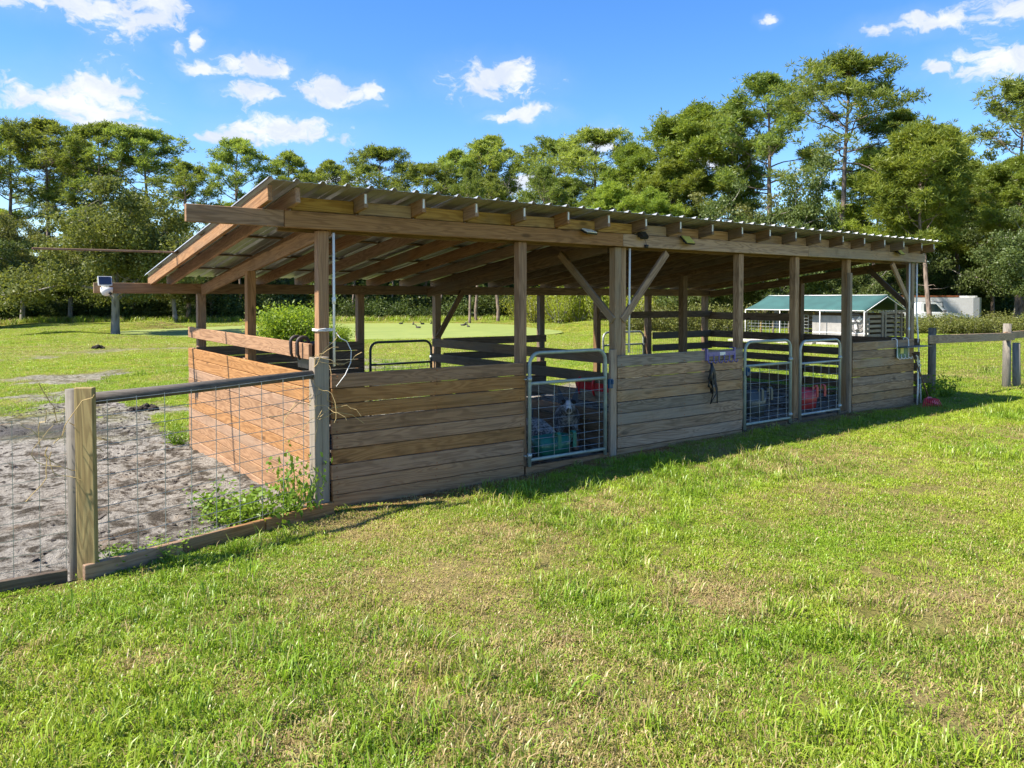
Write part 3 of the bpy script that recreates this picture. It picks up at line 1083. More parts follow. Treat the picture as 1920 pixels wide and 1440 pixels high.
# ------------------------------------------------------------------ feeders hooked over gates and rails
def feeder(x, y, zt, w, h, d, label, mat, hooks, tilt=0.0, inner=1):
    """tub hung behind the gate, straps hooked over to the front"""
    t = empty('hook_over_feeder', (x, y, zt - h), label, 'feeder', None)
    n = 10
    vs, fs = [], []
    ring = []
    for (k_, zz, ins) in ((1.0, zt, 0), (.78, zt - h, 0), (.92, zt - .002, 1), (.70, zt - h + .012, 1)):
        for j in range(n * 2):
            a = 2 * math.pi * j / (n * 2)
            ca_, sa_ = math.cos(a), math.sin(a)
            ex = 0.45
            px = math.copysign(abs(ca_) ** ex, ca_) * w / 2 * k_
            py = math.copysign(abs(sa_) ** ex, sa_) * d / 2 * k_
            vs.append((x + px, y + inner * (d / 2 + .02) + py + (zt - zz) * tilt, zz))
    m = n * 2
    for j in range(m):
        q = (j + 1) % m
        fs += [(j, m + j, m + q, q), (2 * m + j, 2 * m + q, 3 * m + q, 3 * m + j), (j, q, 2 * m + q, 2 * m + j)]
    fs += [tuple(range(m, 2 * m))[::-1], tuple(range(3 * m, 4 * m))]
    mb = MB()
    mb.add(vs, fs, True)
    mb.build('tub', mat, t)
    for hx in hooks:
        m_ = MB()
        pr = [(0.03 * inner, -0.02), (0.03 * inner, 0.035), (0.012 * inner, 0.055), (-0.018 * inner, 0.055), (-0.036 * inner, 0.035), (-0.036 * inner, -0.12)]
        for (a, b_), (c, d_) in zip(pr[:-1], pr[1:]):
            m_.prism([(a - .006, b_), (c - .006, d_), (c + .006, d_), (a + .006, b_)] if abs(a - c) < .001 else [(a, b_ - .006), (c, d_ - .006), (c, d_ + .006), (a, b_ + .006)],
                     (hx - .024, y, zt), (0, 1, 0), (0, 0, 1), (1, 0, 0), 0.048)
        m_.build('hook', mat, t)
    return t


feeder(2.70, -0.03, 0.37, 0.50, 0.22, 0.24, 'dark green feeder hooked over the lower wires of a gate', 'plastic_green', (2.67, 2.89))
feeder(6.36, -0.025, 0.62, 0.42, 0.34, 0.22, 'grey feeder hooked over the wires of a stall gate', 'plastic_grey', (6.33, 6.54))
feeder(7.62, -0.025, 0.57, 0.46, 0.30, 0.24, 'faded red feeder hooked over the wires of a stall gate', 'plastic_pink', (7.66, 7.86))


def side_feeder(y, zt, label, mat, x, sgn, hooks, L):
    t = empty('hook_over_feeder', (x, y, zt - .25), label, 'feeder')
    mb = MB()
    vs = []
    for (zz, k_) in ((zt, 1), (zt - .24, .72)):
        for (a, b_) in ((0, -.5), (1, -.5), (1, .5), (0, .5)):
            vs.append((x + sgn * (.02 + a * .24 * k_), y + b_ * L * k_, zz))
    for (zz, k_) in ((zt, .92), (zt - .22, .66)):
        for (a, b_) in ((.05, -.5), (1, -.5), (1, .5), (.05, .5)):
            vs.append((x + sgn * (.02 + a * .24 * k_), y + b_ * L * k_, zz))
    fs = []
    for j in range(4):
        q = (j + 1) % 4
        fs += [(j, 4 + j, 4 + q, q), (8 + j, 8 + q, 12 + q, 12 + j), (j, q, 8 + q, 8 + j)]
    fs += [(7, 6, 5, 4), (12, 13, 14, 15)]
    mb.add(vs, fs)
    mb.build('tub', mat, t)
    for hy in hooks:
        pts = [(x + sgn * .03, hy, zt - .06), (x + sgn * .03, hy, zt)] + [tuple(v) for v in arc((x - sgn * .02, hy, zt + .005), .055, 0, math.pi, (sgn, 0, 0), (0, 0, 1), 8)] + [(x - sgn * .07, hy, zt - .10), (x - sgn * .05, hy, zt - .15)]
        MB().tube(pts, [.012, .014] + [.017] * 9 + [.015, .010], 8).build('hook', 'rubber_brown' if mat == 'black' else mat, t)
    return t


side_feeder(0.42, 1.50, 'black feeder with two curved hooks over the end wall rail', 'black', -0.09, 1, (0.34, 0.52), 0.45)
side_feeder(0.62, 0.86, 'red feeder trough showing between the partition rails behind the gate', 'plastic_scarlet', 3.745, 1, (0.50, 0.78), 0.68)


# ------------------------------------------------------------------ small things on the barn
def pipe(label, pts, r=0.0125, mat='pvc', name='conduit_pipe', cat='pipe', fit=None):
    t = empty(name, pts[-1] if pts[-1][2] < pts[0][2] else pts[0], label, cat)
    MB().tube(pts, r, 8).build('pipe', mat, t)
    for f_ in (fit or []):
        MB().tube([(f_[0], f_[1], f_[2] - .03), (f_[0], f_[1], f_[2] + .03)], r * 1.45, 8).build('coupling', mat, t)
    return t


pipe('white pipe strapped down the corner post with a cord knotted round it', [(0.062, 0.015, 2.52), (0.062, 0.015, 1.30)], fit=[(0.062, 0.015, 1.9)])
pipe('white pipe running down behind the braces of the middle post', [(3.84, 0.03, 2.53), (3.83, 0.03, 1.27)])
pipe('thin white pipe down the inner face of the last post with a blue coupling', [(10.52, 0.02, 2.54), (10.52, 0.02, 1.25)], r=.013, fit=[(10.52, 0.02, 1.40)])
pipe('bowed white pipe standing beside the last post down to the ground', [(10.79, 0.03, 2.55), (10.80, 0.03, 1.7), (10.86, 0.02, 1.1), (10.90, 0.01, 0.6), (10.92, 0.0, 0.1)], r=.014)
# cord round the corner post
t = empty('tie_cord', (0.02, 0.0, 1.32), 'white cord knotted round the corner post with a loose hanging loop', 'cord')
cx_, cy_ = -0.02, 0.09
mb = MB()
for k_ in range(3):
    ring = [(cx_ + a * .075, cy_ - .012 + b_ * .066, 1.62 + .010 * k_ + .008 * random.random()) for a, b_ in ((-1, -1), (0, -1.02), (1, -1), (1.02, 0), (1, 1), (-1, 1))]
    mb.tube(ring, 0.0036, 5, closed=True)
mb.build('winding', 'white_cord', t)
MB().tube([(.07, -.01, 1.61), (.10, -.03, 1.56), (.16, -.04, 1.53), (.21, -.03, 1.44), (.20, -.04, 1.33), (.14, -.05, 1.22), (.05, -.06, 1.12)], 0.004, 5).build('loose_end', 'white_cord', t)

# hook rack and lead ropes on the middle wall
t = empty('hook_rack', (5.45, -0.05, 1.07), 'purple plastic hook rack hung over the top plank of the grey wall', 'rack')
rb_ = MB().box((5.45, -0.047, 1.195), (.58, .022, .055)).build('bar', 'plastic_purple', t)
for i, xx in enumerate((5.17, 5.73)):
    MB().box((xx, -0.043, 1.19), (.03, .026, .15)).box((xx, -0.012, 1.262), (.03, .085, .016)).build('hanger', 'plastic_purple', t)
for i in range(6):
    xx = 5.19 + .106 * i
    pts = [(xx, -.055, 1.19), (xx, -.055, 1.10), (xx, -.065, 1.085), (xx, -.09, 1.078), (xx, -.105, 1.09), (xx, -.108, 1.112)]
    MB().tube(pts, 0.009, 6).build('hook', 'plastic_purple', rb_)
MB().box((5.47, -.0595, 1.197), (.11, .003, .04)).build('label', 'plastic_white', rb_)
t = empty('lead_rope', (5.22, -0.1, 0.56), 'black lead ropes hanging in loops from the purple rack', 'rope')
for k_ in range(7):
    a, b_ = random.uniform(-.03, .03), random.uniform(-.06, .06)
    ln = random.uniform(.22, .52)
    pts = [(5.19, -.10, 1.09), (5.17 + a, -.105 - .006 * k_, .98), (5.16 + b_, -.10 - .006 * k_, 1.08 - ln * .7), (5.19 + a, -.105, 1.08 - ln),
           (5.25 + b_ * .6, -.10 - .004 * k_, 1.08 - ln * .75), (5.24 + a, -.105, .98), (5.20, -.10, 1.09)]
    MB().tube(pts, 0.009, 6).build('loop', 'black', t)
MB().tube([(5.17, -.1, 1.0), (5.14, -.11, .83), (5.12, -.11, .78)], .01, 6).build('tail', 'black', t)
MB().tube([(5.24, -.1, .98), (5.30, -.11, .75), (5.30, -.11, .555)], .009, 6).build('tail', 'black', t)
MB().tube([(5.215, -.115, .80), (5.215, -.115, .76)], .012, 8).build('clasp', 'steel', t)

# solar lamps on the front beam
def lamp(x, z, label, face, rz=0.0, tilt=-0.6, size=(.13, .02, .10)):
    t = empty('solar_lamp', (x, -.05, z - .05), label, 'lamp')
    MB().box((x, -.045, z - .01), (.04, .03, .05)).build('bracket', 'black', t)
    hs_ = MB().box((x + .02, -.085, z - .02), size, rx=tilt, rz=rz).build('housing', 'black', t)
    m_ = Euler((tilt, 0, rz)).to_matrix() @ Vector((0, -size[1] * .75, 0))
    MB().box((x + .02 + m_.x, -.085 + m_.y, z - .02 + m_.z), (size[0] * .92, size[1] * .5, size[2] * .9), rx=tilt, rz=rz).build('panel', face, hs_)
    return t


lamp(3.06, 2.70, 'white solar lamp tilted out from the front beam by the joint', 'plastic_white', 0.2, -1.1, (.20, .02, .10))
lamp(3.92, 2.70, 'black floodlight clipped on the front beam above the brace', 'black', 0.1, -.7, (.13, .03, .09))
lamp(4.72, 2.68, 'yellow faced solar lamp on the front beam right of the brace', 'plastic_yellow', 0.2, -.75, (.21, .02, .13))
lamp(9.95, 2.73, 'yellow faced solar lamp near the far end of the front beam', 'plastic_yellow', 0.2, -.75, (.21, .02, .14))
t = empty('motion_sensor', (4.0, -.03, 2.52), 'small black sensor on a thin cord under the front beam', 'sensor')
MB().tube([(4.03, -.06, 2.575), (4.03, -.06, 2.535)], [.03, .022], 8).build('sensor_head', 'black', t)
MB().tube([(3.99, -.06, 2.66), (4.02, -.065, 2.60), (4.03, -.06, 2.57)], .003, 4).build('cord', 'black', t)

# solar camera on the end of the back beam
t = empty('security_camera', (-1.17, 4.60, 1.98), 'white security camera with a solar panel on the stub of the back beam', 'camera')
MB().box((-1.17, 4.655, 2.07), (.09, .04, .11)).build('mount', 'plastic_white', t)
pf_ = MB().box((-1.18, 4.60, 2.155), (.165, .02, .13), rx=-.45).build('panel_frame', 'plastic_white', t)
MB().box((-1.18, 4.588, 2.160), (.145, .012, .11), rx=-.45).build('solar_panel', 'solar', pf_)
mb = MB()
mb.tube([(-1.16, 4.60, 2.07), (-1.16, 4.60, 2.02), (-1.155, 4.595, 1.985), (-1.15, 4.59, 1.965)], [.075, .075, .06, .025], 12)
dm_ = mb.build('dome', 'plastic_white', t)
MB().tube([(-1.13, 4.54, 1.995), (-1.125, 4.52, 1.99)], .018, 8).build('lens', 'black', dm_)

# wire rack with hooks on the right wall
t = empty('wall_shelf', (10.2, -.06, .92), 'small shelf rack with four wire hooks over the top plank near the tap', 'rack')
MB().box((10.40, -.13, 1.115), (.85, .20, .012)).build('shelf', 'plastic_grey', t)
MB().box((10.15, -.055, 1.02), (.36, .01, .17)).build('back_panel', 'plastic_green', t)
MB().box((10.12, -.066, 1.05), (.10, .012, .09)).build('label', 'plastic_yellow', t)
for xx in (9.98, 10.36):
    MB().tube([(xx, .03, 1.20), (xx, .03, 1.255), (xx, -.02, 1.262), (xx, -.055, 1.24), (xx, -.06, .97), (xx, -.06, .93)], .009, 6).build('hanger', 'pvc', t)
for i in range(4):
    xx = 9.99 + .12 * i
    MB().tube([(xx, -.06, .99), (xx, -.065, .94), (xx + .02, -.08, .915), (xx + .06, -.09, .915), (xx + .075, -.09, .95)], .008, 6).build('hook', 'pvc', t)

# garden tap and the manure fork leaning on the end post
t = empty('garden_tap', (10.76, -.03, .1), 'white standpipe with a tap and blue valve at the barn corner', 'tap')
sp_ = MB().tube([(10.62, -.06, .95), (10.66, -.06, .93), (10.68, -.06, .70), (10.67, -.07, .45), (10.63, -.08, .08)], .014, 8).build('standpipe', 'pvc', t)
MB().box((10.72, -.06, .78), (.10, .03, .03)).build('spout', 'steel', sp_)
MB().box((10.74, -.06, .50), (.05, .05, .09)).build('valve', 'plastic_blue', sp_)
t = empty('manure_fork', (10.25, -.32, .1), 'red plastic manure fork with a long wooden handle leaning on the barn corner', 'fork')
MB().tube([(10.52, -.05, 1.0), (10.60, -.17, .55), (10.66, -.27, .20)], [.013, .014, .015], 8).build('handle', 'wood_dark', t)
mb = MB()
n = 9
for i in range(n):
    u = i / (n - 1)
    a0 = Vector((10.62, -.30, .235)) + Vector((.10, -.06, -.02)) * (u - .5)
    tip = Vector((10.20 + .38 * u, -.38 - .14 * u, .115 + .02 * math.sin(u * 3)))
    mid_ = a0.lerp(tip, .5) + Vector((0, 0, .06))
    mb.tube([a0, mid_, tip], [.012, .012, .006], 5)
mb.build('tines', 'plastic_scarlet', t)
mb = MB()
mb.add([(10.52, -.30, .27), (10.72, -.27, .25), (10.80, -.40, .115), (10.42, -.36, .20), (10.52, -.29, .255), (10.72, -.26, .235), (10.80, -.385, .10), (10.42, -.35, .185)],
       [(0, 3, 2, 1), (4, 5, 6, 7), (0, 1, 5, 4), (1, 2, 6, 5), (2, 3, 7, 6), (3, 0, 4, 7)])
mb.build('head', 'plastic_red', t)

# ------------------------------------------------------------------ fences
fl = empty('wire_fence', (-2.0, -0.6, 0), 'welded wire fence panel under a round rail beside the plank end wall', 'fence')
board('post', (-2.015, -0.675, -.4), (-2.025, -0.675, 1.31), 0.125, 0.05, 'wood_green', fl, up=(.81, -.586, 0))
MB().tube([(-2.055, -0.545, -.4), (-2.065, -0.54, 0.5), (-2.075, -0.535, 1.29)], .056, 12).build('round_post', 'wood_round', fl)
board('corner_post', (-0.135, -0.115, -.4), (-0.135, -0.115, 1.40), 0.15, 0.09, 'wood_grey', fl, up=(1, 0.2, 0))
MB().tube([(-2.02, -0.57, 1.215), (-1.2, -0.39, 1.232), (-0.2, -0.13, 1.25)], [.044, .042, .038], 12).build('rail', 'wood_rail', fl)
a0, a1 = Vector((-2.0, -0.665, 0)), Vector((-0.20, -0.185, 0))
mb = MB()
dL = (a1 - a0).length
for i in range(9):
    p = a0.lerp(a1, (i + .6) / 9.2)
    g_ = gz(p.x, p.y) + .08
    mb.tube([p + Vector((0, 0, g_)), p + Vector((random.uniform(-.004, .004), 0, 1.215 + .004 * i))], .0029, 5, cap=False)
for j in range(11):
    z = 0.12 + 1.105 * (j / 10) ** 0.92
    mb.tube([a0 + Vector((0, 0, z - .02)), a0.lerp(a1, .5) + Vector((0, 0, z + random.uniform(-.008, .008))), a1 + Vector((0, 0, z + .03))], .0027, 5, cap=False)
mb.build('wire_panel', 'wire', fl)
b0, b1 = Vector((-2.05, -0.73, 0.05)), Vector((-0.02, -0.17, 0.04))
for i in range(3):
    p, q = b0.lerp(b1, i / 3.0), b0.lerp(b1, (i + .985) / 3.0)
    p.z, q.z = gz(p.x, p.y) + .045, gz(q.x, q.y) + .045
    board('kick_board', p, q, .12, .04, 'wood_beam', fl, jit=.006)

f2 = empty('field_fence', (-4.0, -0.5, 0), 'sagging fine wire field fence running off from the squared post', 'fence')
mesh_panel(MB(), (-2.14, -0.60, 0.02), (-4.7, -0.48, 0.02), 0.0, 1.12, .15, [0, .09, .19, .30, .42, .55, .69, .84, 1.0, 1.12], .0019, sag=.10).build('wire_panel', 'wire', f2)
MB().tube([(-4.75, -.45, -.4), (-4.77, -.45, 1.25)], .06, 12).build('post', 'wood_round', f2)
board('kick_board', (-2.14, -0.66, .03), (-4.7, -0.56, .02), .10, .04, 'wood_dark', f2)

f3 = empty('board_fence', (13, 0.1, .1), 'weathered board and wire fence continuing from the barn to the right', 'fence')
for xx, w_, h_ in ((11.55, .13, 1.40), (14.72, .15, 1.42), (17.9, .14, 1.4)):
    m_ = MB().tube([(xx, .12, -.4), (xx + .01, .12, .6), (xx + .01, .12, h_)], [w_ * .56, w_ * .52, w_ * .5], 12)
    m_.build('post', 'wood_round', f3)
MB().tube([(15.03, .04, -.3), (15.0, .05, 1.02)], [.08, .07], 12).build('prop_post', 'wood_round', f3)
board('top_board', (11.30, .06, 1.20), (14.9, .055, 1.155), .155, .036, 'wood_old', f3)
board('top_board', (14.55, .10, 1.18), (18.2, .10, 1.20), .15, .036, 'wood_old', f3)
board('low_board', (10.95, .10, .50), (11.52, .10, .49), .15, .036, 'wood_dark', f3)
mesh_panel(MB(), (10.95, .16, .1), (11.5, .16, .1), .0, 1.05, .075, .06, .0014).build('wire_panel', 'wire_dark', f3)
mesh_panel(MB(), (11.6, .19, .1), (14.7, .19, .1), .0, 1.10, .06, .06, .0014).build('wire_panel', 'wire_dark', f3)
mesh_panel(MB(), (14.75, .19, .1), (17.9, .19, .1), .0, 1.10, .06, .06, .0014).build('wire_panel', 'wire_dark', f3)

# dry vine caught on the posts
def vine(name, label, base, spread, n, zr, seed, parts=2):
    r_ = random.Random(seed)
    t = empty(name, base, label, 'vine')
    for k_ in range(n):
        p = Vector(base) + Vector((r_.uniform(-1, 1) * spread, r_.uniform(-.05, .02), r_.uniform(*zr)))
        pts = [p]
        d = Vector((r_.uniform(-1, 1), r_.uniform(-.2, .2), r_.uniform(-.6, .8))).normalized()
        for q in range(7):
            d = (d + Vector((r_.uniform(-.7, .7), r_.uniform(-.3, .3), r_.uniform(-.7, .6)))).normalized()
            pts.append(pts[-1] + d * r_.uniform(.03, .09))
        MB().tube(pts, .0028, 4).build('stem', 'straw', t)
    return t


vine('dry_vine', 'dry straw-coloured vine tangled on top of the squared fence post', (-2.2, -.66, 0), .10, 9, (.80, 1.10), 3)
vine('dry_vine', 'dry straw-coloured vine wound on the grey corner post', (-0.22, -.19, 0), .06, 16, (.85, 1.45), 5)

# ------------------------------------------------------------------ leafy geometry (numpy)
def leaf_arrays(rng, pts, size, aspect=0.6, up=0.3, outward=None, droop=0.0):
    """one bent leaf quad per point"""
    n = len(pts)
    nrm = rng.normal(size=(n, 3))
    nrm[:, 2] += up * 2
    if outward is not None:
        nrm += outward * 0.8
    nrm /= np.linalg.norm(nrm, axis=1)[:, None] + 1e-9
    t = rng.normal(size=(n, 3))
    t -= nrm * np.sum(t * nrm, 1)[:, None]
    t[:, 2] -= droop
    t /= np.linalg.norm(t, axis=1)[:, None] + 1e-9
    b = np.cross(nrm, t)
    s = (size * rng.uniform(.6, 1.35, n))[:, None]
    w = s * aspect
    v = np.stack([pts - t * s * .5, pts + b * w * .5, pts + t * s * .5, pts - b * w * .5], 1).reshape(-1, 3)
    f = np.arange(4 * n).reshape(n, 4)
    return v, f


def needle_arrays(rng, ctr, n_each, length, width, up=0.35):
    n = len(ctr) * n_each
    c = np.repeat(ctr, n_each, 0)
    d = rng.normal(size=(n, 3))
    d[:, 2] = d[:, 2] * .8 + up
    d /= np.linalg.norm(d, axis=1)[:, None]
    s = rng.normal(size=(n, 3))
    s = np.cross(d, s)
    s /= np.linalg.norm(s, axis=1)[:, None] + 1e-9
    L = (length * rng.uniform(.6, 1.2, n))[:, None]
    o = c + d * L * .12
    v = np.stack([o - s * width * .3, o + d * L * .55 - s * width * .5, o + d * L, o + d * L * .55 + s * width * .5], 1).reshape(-1, 3)
    return v, np.arange(4 * n).reshape(n, 4)


def np_mesh(name, v, f, mat):
    me = bpy.data.meshes.new(name)
    n = len(f)
    me.vertices.add(len(v))
    me.vertices.foreach_set('co', v.astype(np.float32).ravel())
    me.loops.add(f.size)
    me.loops.foreach_set('vertex_index', f.ravel())
    me.polygons.add(n)
    me.polygons.foreach_set('loop_start', np.arange(0, f.size, f.shape[1]))
    me.update()
    me.materials.append(M[mat])
    return me


def tubes_mesh(name, paths, mat):
    mb = MB()
    for pts, rr, sd in paths:
        mb.tube(pts, rr, sd, cap=False)
    me = bpy.data.meshes.new(name)
    me.from_pydata(mb.v, [], mb.f)
    me.polygons.foreach_set('use_smooth', [True] * len(mb.f))
    me.materials.append(M[mat])
    return me


def bend(rng, p, d, L, n, wob, rise):
    pts = [np.array(p, float)]
    d = np.array(d, float)
    for i in range(n):
        d = d + rng.normal(size=3) * wob
        d[2] += rise
        d /= np.linalg.norm(d)
        pts.append(pts[-1] + d * L / n)
    return pts, d


def make_pine(seed, H=20.0, crown0=0.5, spread=3.6, mat='needle', dens=1.0, lean=0.0):
    rng = np.random.default_rng(seed)
    tp = []
    off = np.zeros(2)
    for i in range(11):
        off = off + rng.normal(size=2) * .12 + np.array([lean, 0]) * .1
        tp.append(np.array([off[0], off[1], -0.4 + (H + .2) * i / 10 * .97]))
    tp[0][:2] = tp[1][:2] * .3
    r0 = 0.011 * H
    paths = [(tp, [r0 * (1.15 - .98 * (i / 10) ** 1.1) for i in range(11)], 8)]
    ctr = []
    nb = int(28 * dens)

    def trunk_at(z):
        k_ = np.clip((z + .4) / ((H + .2) * .097), 0, 9.99)
        i = int(k_)
        return tp[i] + (tp[i + 1] - tp[i]) * (k_ - i)
    for i in range(nb):
        u = (i + rng.uniform(0, 1)) / nb
        z = H * (crown0 + (0.97 - crown0) * u ** 0.85)
        az = i * 2.4 + rng.uniform(-.5, .5)
        prf = (math.sin(math.pi * min(1, .22 + .78 * u)) ** .7) * (1.15 - .45 * u)
        L = spread * prf * rng.uniform(.65, 1.15)
        rise = math.radians(rng.uniform(-2, 22) + 38 * u)
        d = [math.cos(az) * math.cos(rise), math.sin(az) * math.cos(rise), math.sin(rise)]
        pts, dd = bend(rng, trunk_at(z), d, L, 6, .16, .05)
        rb = max(.02, r0 * .34 * (1 - .6 * u))
        paths.append((pts, [rb * (1 - .85 * q / 6) for q in range(7)], 5))
        for q in (3, 4, 5, 6):
            for s_ in range((1 if q < 4 else 2 if q < 5 else 4) + (2 if 'bright' in mat else 0)):
                a2 = az + rng.uniform(-1.3, 1.3)
                r2 = rng.uniform(-.1, .7)
                d2 = [math.cos(a2) * math.cos(r2), math.sin(a2) * math.cos(r2), math.sin(r2)]
                L2 = L * rng.uniform(.18, .44)
                p2, _ = bend(rng, pts[q], d2, L2, 3, .25, .08)
                paths.append((p2, [rb * .4, rb * .3, rb * .22, rb * .1], 3))
                for w in (2, 3):
                    for _ in range(2):
                        ctr.append(p2[w] + rng.normal(size=3) * np.array([.20, .20, .09]))
                    if 'bright' in mat:
                        ctr.append(p2[w] + rng.normal(size=3) * .3)
    ctr.append(tp[-1])
    for k_ in range(12):
        ctr.append(tp[-1] + rng.normal(size=3) * .35)
    # bare dead twigs low on the stem
    for i in range(5):
        z = H * rng.uniform(crown0 * .55, crown0)
        a = rng.uniform(0, 6.28)
        p2, _ = bend(rng, trunk_at(z), [math.cos(a), math.sin(a), rng.uniform(-.1, .3)], rng.uniform(.6, 1.8), 4, .2, 0)
        paths.append((p2, [.03, .024, .018, .012, .005], 4))
    v, f = needle_arrays(rng, np.array(ctr), 15, .42, .07, .55)
    return tubes_mesh('pine_trunk', paths, 'bark_pine'), np_mesh('pine_crown', v, f, mat)


def make_oak(seed, H=11.0, spread=5.0, trunk=.3, mat='leaf_oak', leaf=.17, nlobe=46, per=420, airy=1.0):
    rng = np.random.default_rng(seed)
    h0 = H * trunk
    tp, _ = bend(rng, [0, 0, -.4], [0, 0, 1], h0 + .4, 5, .05, .03)
    r0 = .022 * H
    paths = [(tp, [r0 * 1.35, r0 * 1.05, r0 * .95, r0 * .9, r0 * .85, r0 * .8], 9)]
    lobes = []
    for i in range(9):
        az = i * 2.4 + rng.uniform(-.4, .4)
        u = (i + .5) / 9
        d = [math.cos(az) * (1.1 - .7 * u), math.sin(az) * (1.1 - .7 * u), .35 + .9 * u]
        L = (spread * (1 - .35 * u) if u < .6 else (H - h0) * .75) * rng.uniform(.8, 1.05)
        pts, dd = bend(rng, tp[-1] + np.array([0, 0, -h0 * .18 * (1 - u)]), np.array(d) / np.linalg.norm(d), L, 6, .16, .03)
        rb = r0 * .45
        paths.append((pts, [rb * (1 - .82 * q / 6) for q in range(7)], 6))
        for q in (2, 3, 4, 5, 6):
            lobes.append((pts[q] + rng.normal(size=3) * .3, rng.uniform(.16, .26) * spread))
            a2 = rng.uniform(0, 6.28)
            p2, _ = bend(rng, pts[q], [math.cos(a2), math.sin(a2), rng.uniform(-.1, .6)], L * rng.uniform(.25, .45), 4, .25, .03)
            paths.append((p2, [rb * .35, rb * .28, rb * .2, rb * .12, rb * .06], 4))
            lobes.append((p2[-1], rng.uniform(.14, .24) * spread))
    P, O = [], []
    for (c, r) in lobes:
        n = int(per * (r / (.2 * spread)) ** 1.5)
        d = rng.normal(size=(n, 3))
        d /= np.linalg.norm(d, axis=1)[:, None]
        rad = r * rng.uniform(.35, 1.0, n) ** (1 / 1.8) * (1 + .22 * np.sin(d[:, 0] * 5 + c[1]) * np.cos(d[:, 1] * 6 + c[0]))
        p = c + d * rad[:, None] * np.array([1, 1, .72])
        # twiggy clusters: pull leaves toward a few seeds
        sd = rng.integers(0, n, max(4, n // 12))
        near = p[sd][rng.integers(0, len(sd), n)]
        p = p * .45 + near * .55 + rng.normal(size=(n, 3)) * .06 * airy
        P.append(p)
        O.append(d)
    P, O = np.concatenate(P), np.concatenate(O)
    v, f = leaf_arrays(rng, P, leaf, .62, .25, O, .3)
    return tubes_mesh('oak_trunk', paths, 'bark_oak'), np_mesh('oak_crown', v, f, mat)


def make_bush(seed, w, h, n, leaf, mat, stems=9, aspect=.5, up=.3, stem_mat='bark_oak'):
    rng = np.random.default_rng(seed)
    P, paths = [], []
    for i in range(stems):
        az = i * 2.4 + rng.uniform(-.5, .5)
        sp = rng.uniform(.1, .9)
        d = np.array([math.cos(az) * sp, math.sin(az) * sp, 1.0])
        L = h * rng.uniform(.6, 1.05)
        pts, _ = bend(rng, [math.cos(az) * w * .12, math.sin(az) * w * .12, -.05], d / np.linalg.norm(d), L, 5, .12, -.02)
        paths.append((pts, [.02 * h, .016 * h, .012 * h, .009 * h, .006 * h, .003 * h], 5))
        for q in range(1, 6):
            m = int(n / stems / 5)
            P.append(pts[q] + rng.normal(size=(m, 3)) * np.array([w * .13, w * .13, h * .1]))
    P = np.concatenate(P)
    P[:, 2] = np.abs(P[:, 2])
    v, f = leaf_arrays(rng, P, leaf, aspect, up, None, .2)
    return tubes_mesh('shrub_stem', paths, stem_mat), np_mesh('shrub_leaf', v, f, mat)


def tree(name, meshes, x, y, s, rz, label, group=None, cat='tree', parts=('trunk', 'crown'), sz=None, tilt=0.0):
    o = bpy.data.objects.new(name, None)
    col.objects.link(o)
    o.location = (x, y, gz(x, y))
    o.rotation_euler = (tilt, 0, rz)
    o.scale = (s, s, sz or s)
    tag(o, label, cat, group)
    for pn, me in zip(parts, meshes):
        c = bpy.data.objects.new(pn, me)
        c.parent = o
        col.objects.link(c)
    return o


PINES = [make_pine(1, crown0=.48, spread=3.7), make_pine(2, crown0=.55, spread=3.9, dens=1.15), make_pine(3, crown0=.42, spread=3.3, dens=1.2),
         make_pine(4, crown0=.58, spread=3.4, dens=.85), make_pine(5, crown0=.5, spread=4.4, dens=1.3, lean=.25)]
PINEB = [make_pine(11, crown0=.36, spread=4.2, dens=1.6, mat='needle_bright'), make_pine(12, crown0=.42, spread=4.4, dens=1.5, mat='needle_bright'), make_pine(13, crown0=.3, spread=4.6, dens=1.6, mat='needle_bright')]
OAKS = [make_oak(21), make_oak(22, trunk=.22, spread=4.6), make_oak(23, mat='leaf_live', trunk=.2, spread=5.2), make_oak(24, mat='leaf_live', trunk=.26, spread=4.4)]
rt = random.Random(5)
GP = 'pines along the forest edge'
# the pines whose heads stand out against the sky: picture bearing (px of 1920), head height px, distance, mesh
SKYP = [(18, 232, 90, 0), (88, 226, 92, 4), (150, 255, 99, 2), (197, 230, 90, 1), (288, 244, 92, 1), (352, 302, 86, 0), (455, 262, 96, 3), (545, 281, 98, 2), (618, 298, 99, 0),
        (706, 276, 100, 1), (795, 305, 97, 4), (852, 279, 101, 2), (905, 262, 103, 0), (935, 250, 104, 3), (1035, 262, 98, 4), (1108, 246, 92, 1),
        (1065, 330, 90, 0), (1435, 134, 74, 0), (1568, 108, 66, 1), (1372, 190, 78, 2), (1680, 206, 68, 0), (1760, 235, 72, 2), (1900, 160, 58, 1)]


def where(px):
    """what a tree of the wood stands behind, going round the site"""
    for lim, w in ((480, 'behind the lone field oak'), (960, 'beyond the duckweed pond'), (1250, 'behind the feathery weed clumps'), (1420, 'behind the back rails of the barn'),
                   (1640, 'behind the green tarp shelter')):
        if px < lim:
            return w
    return 'behind the white trailer'


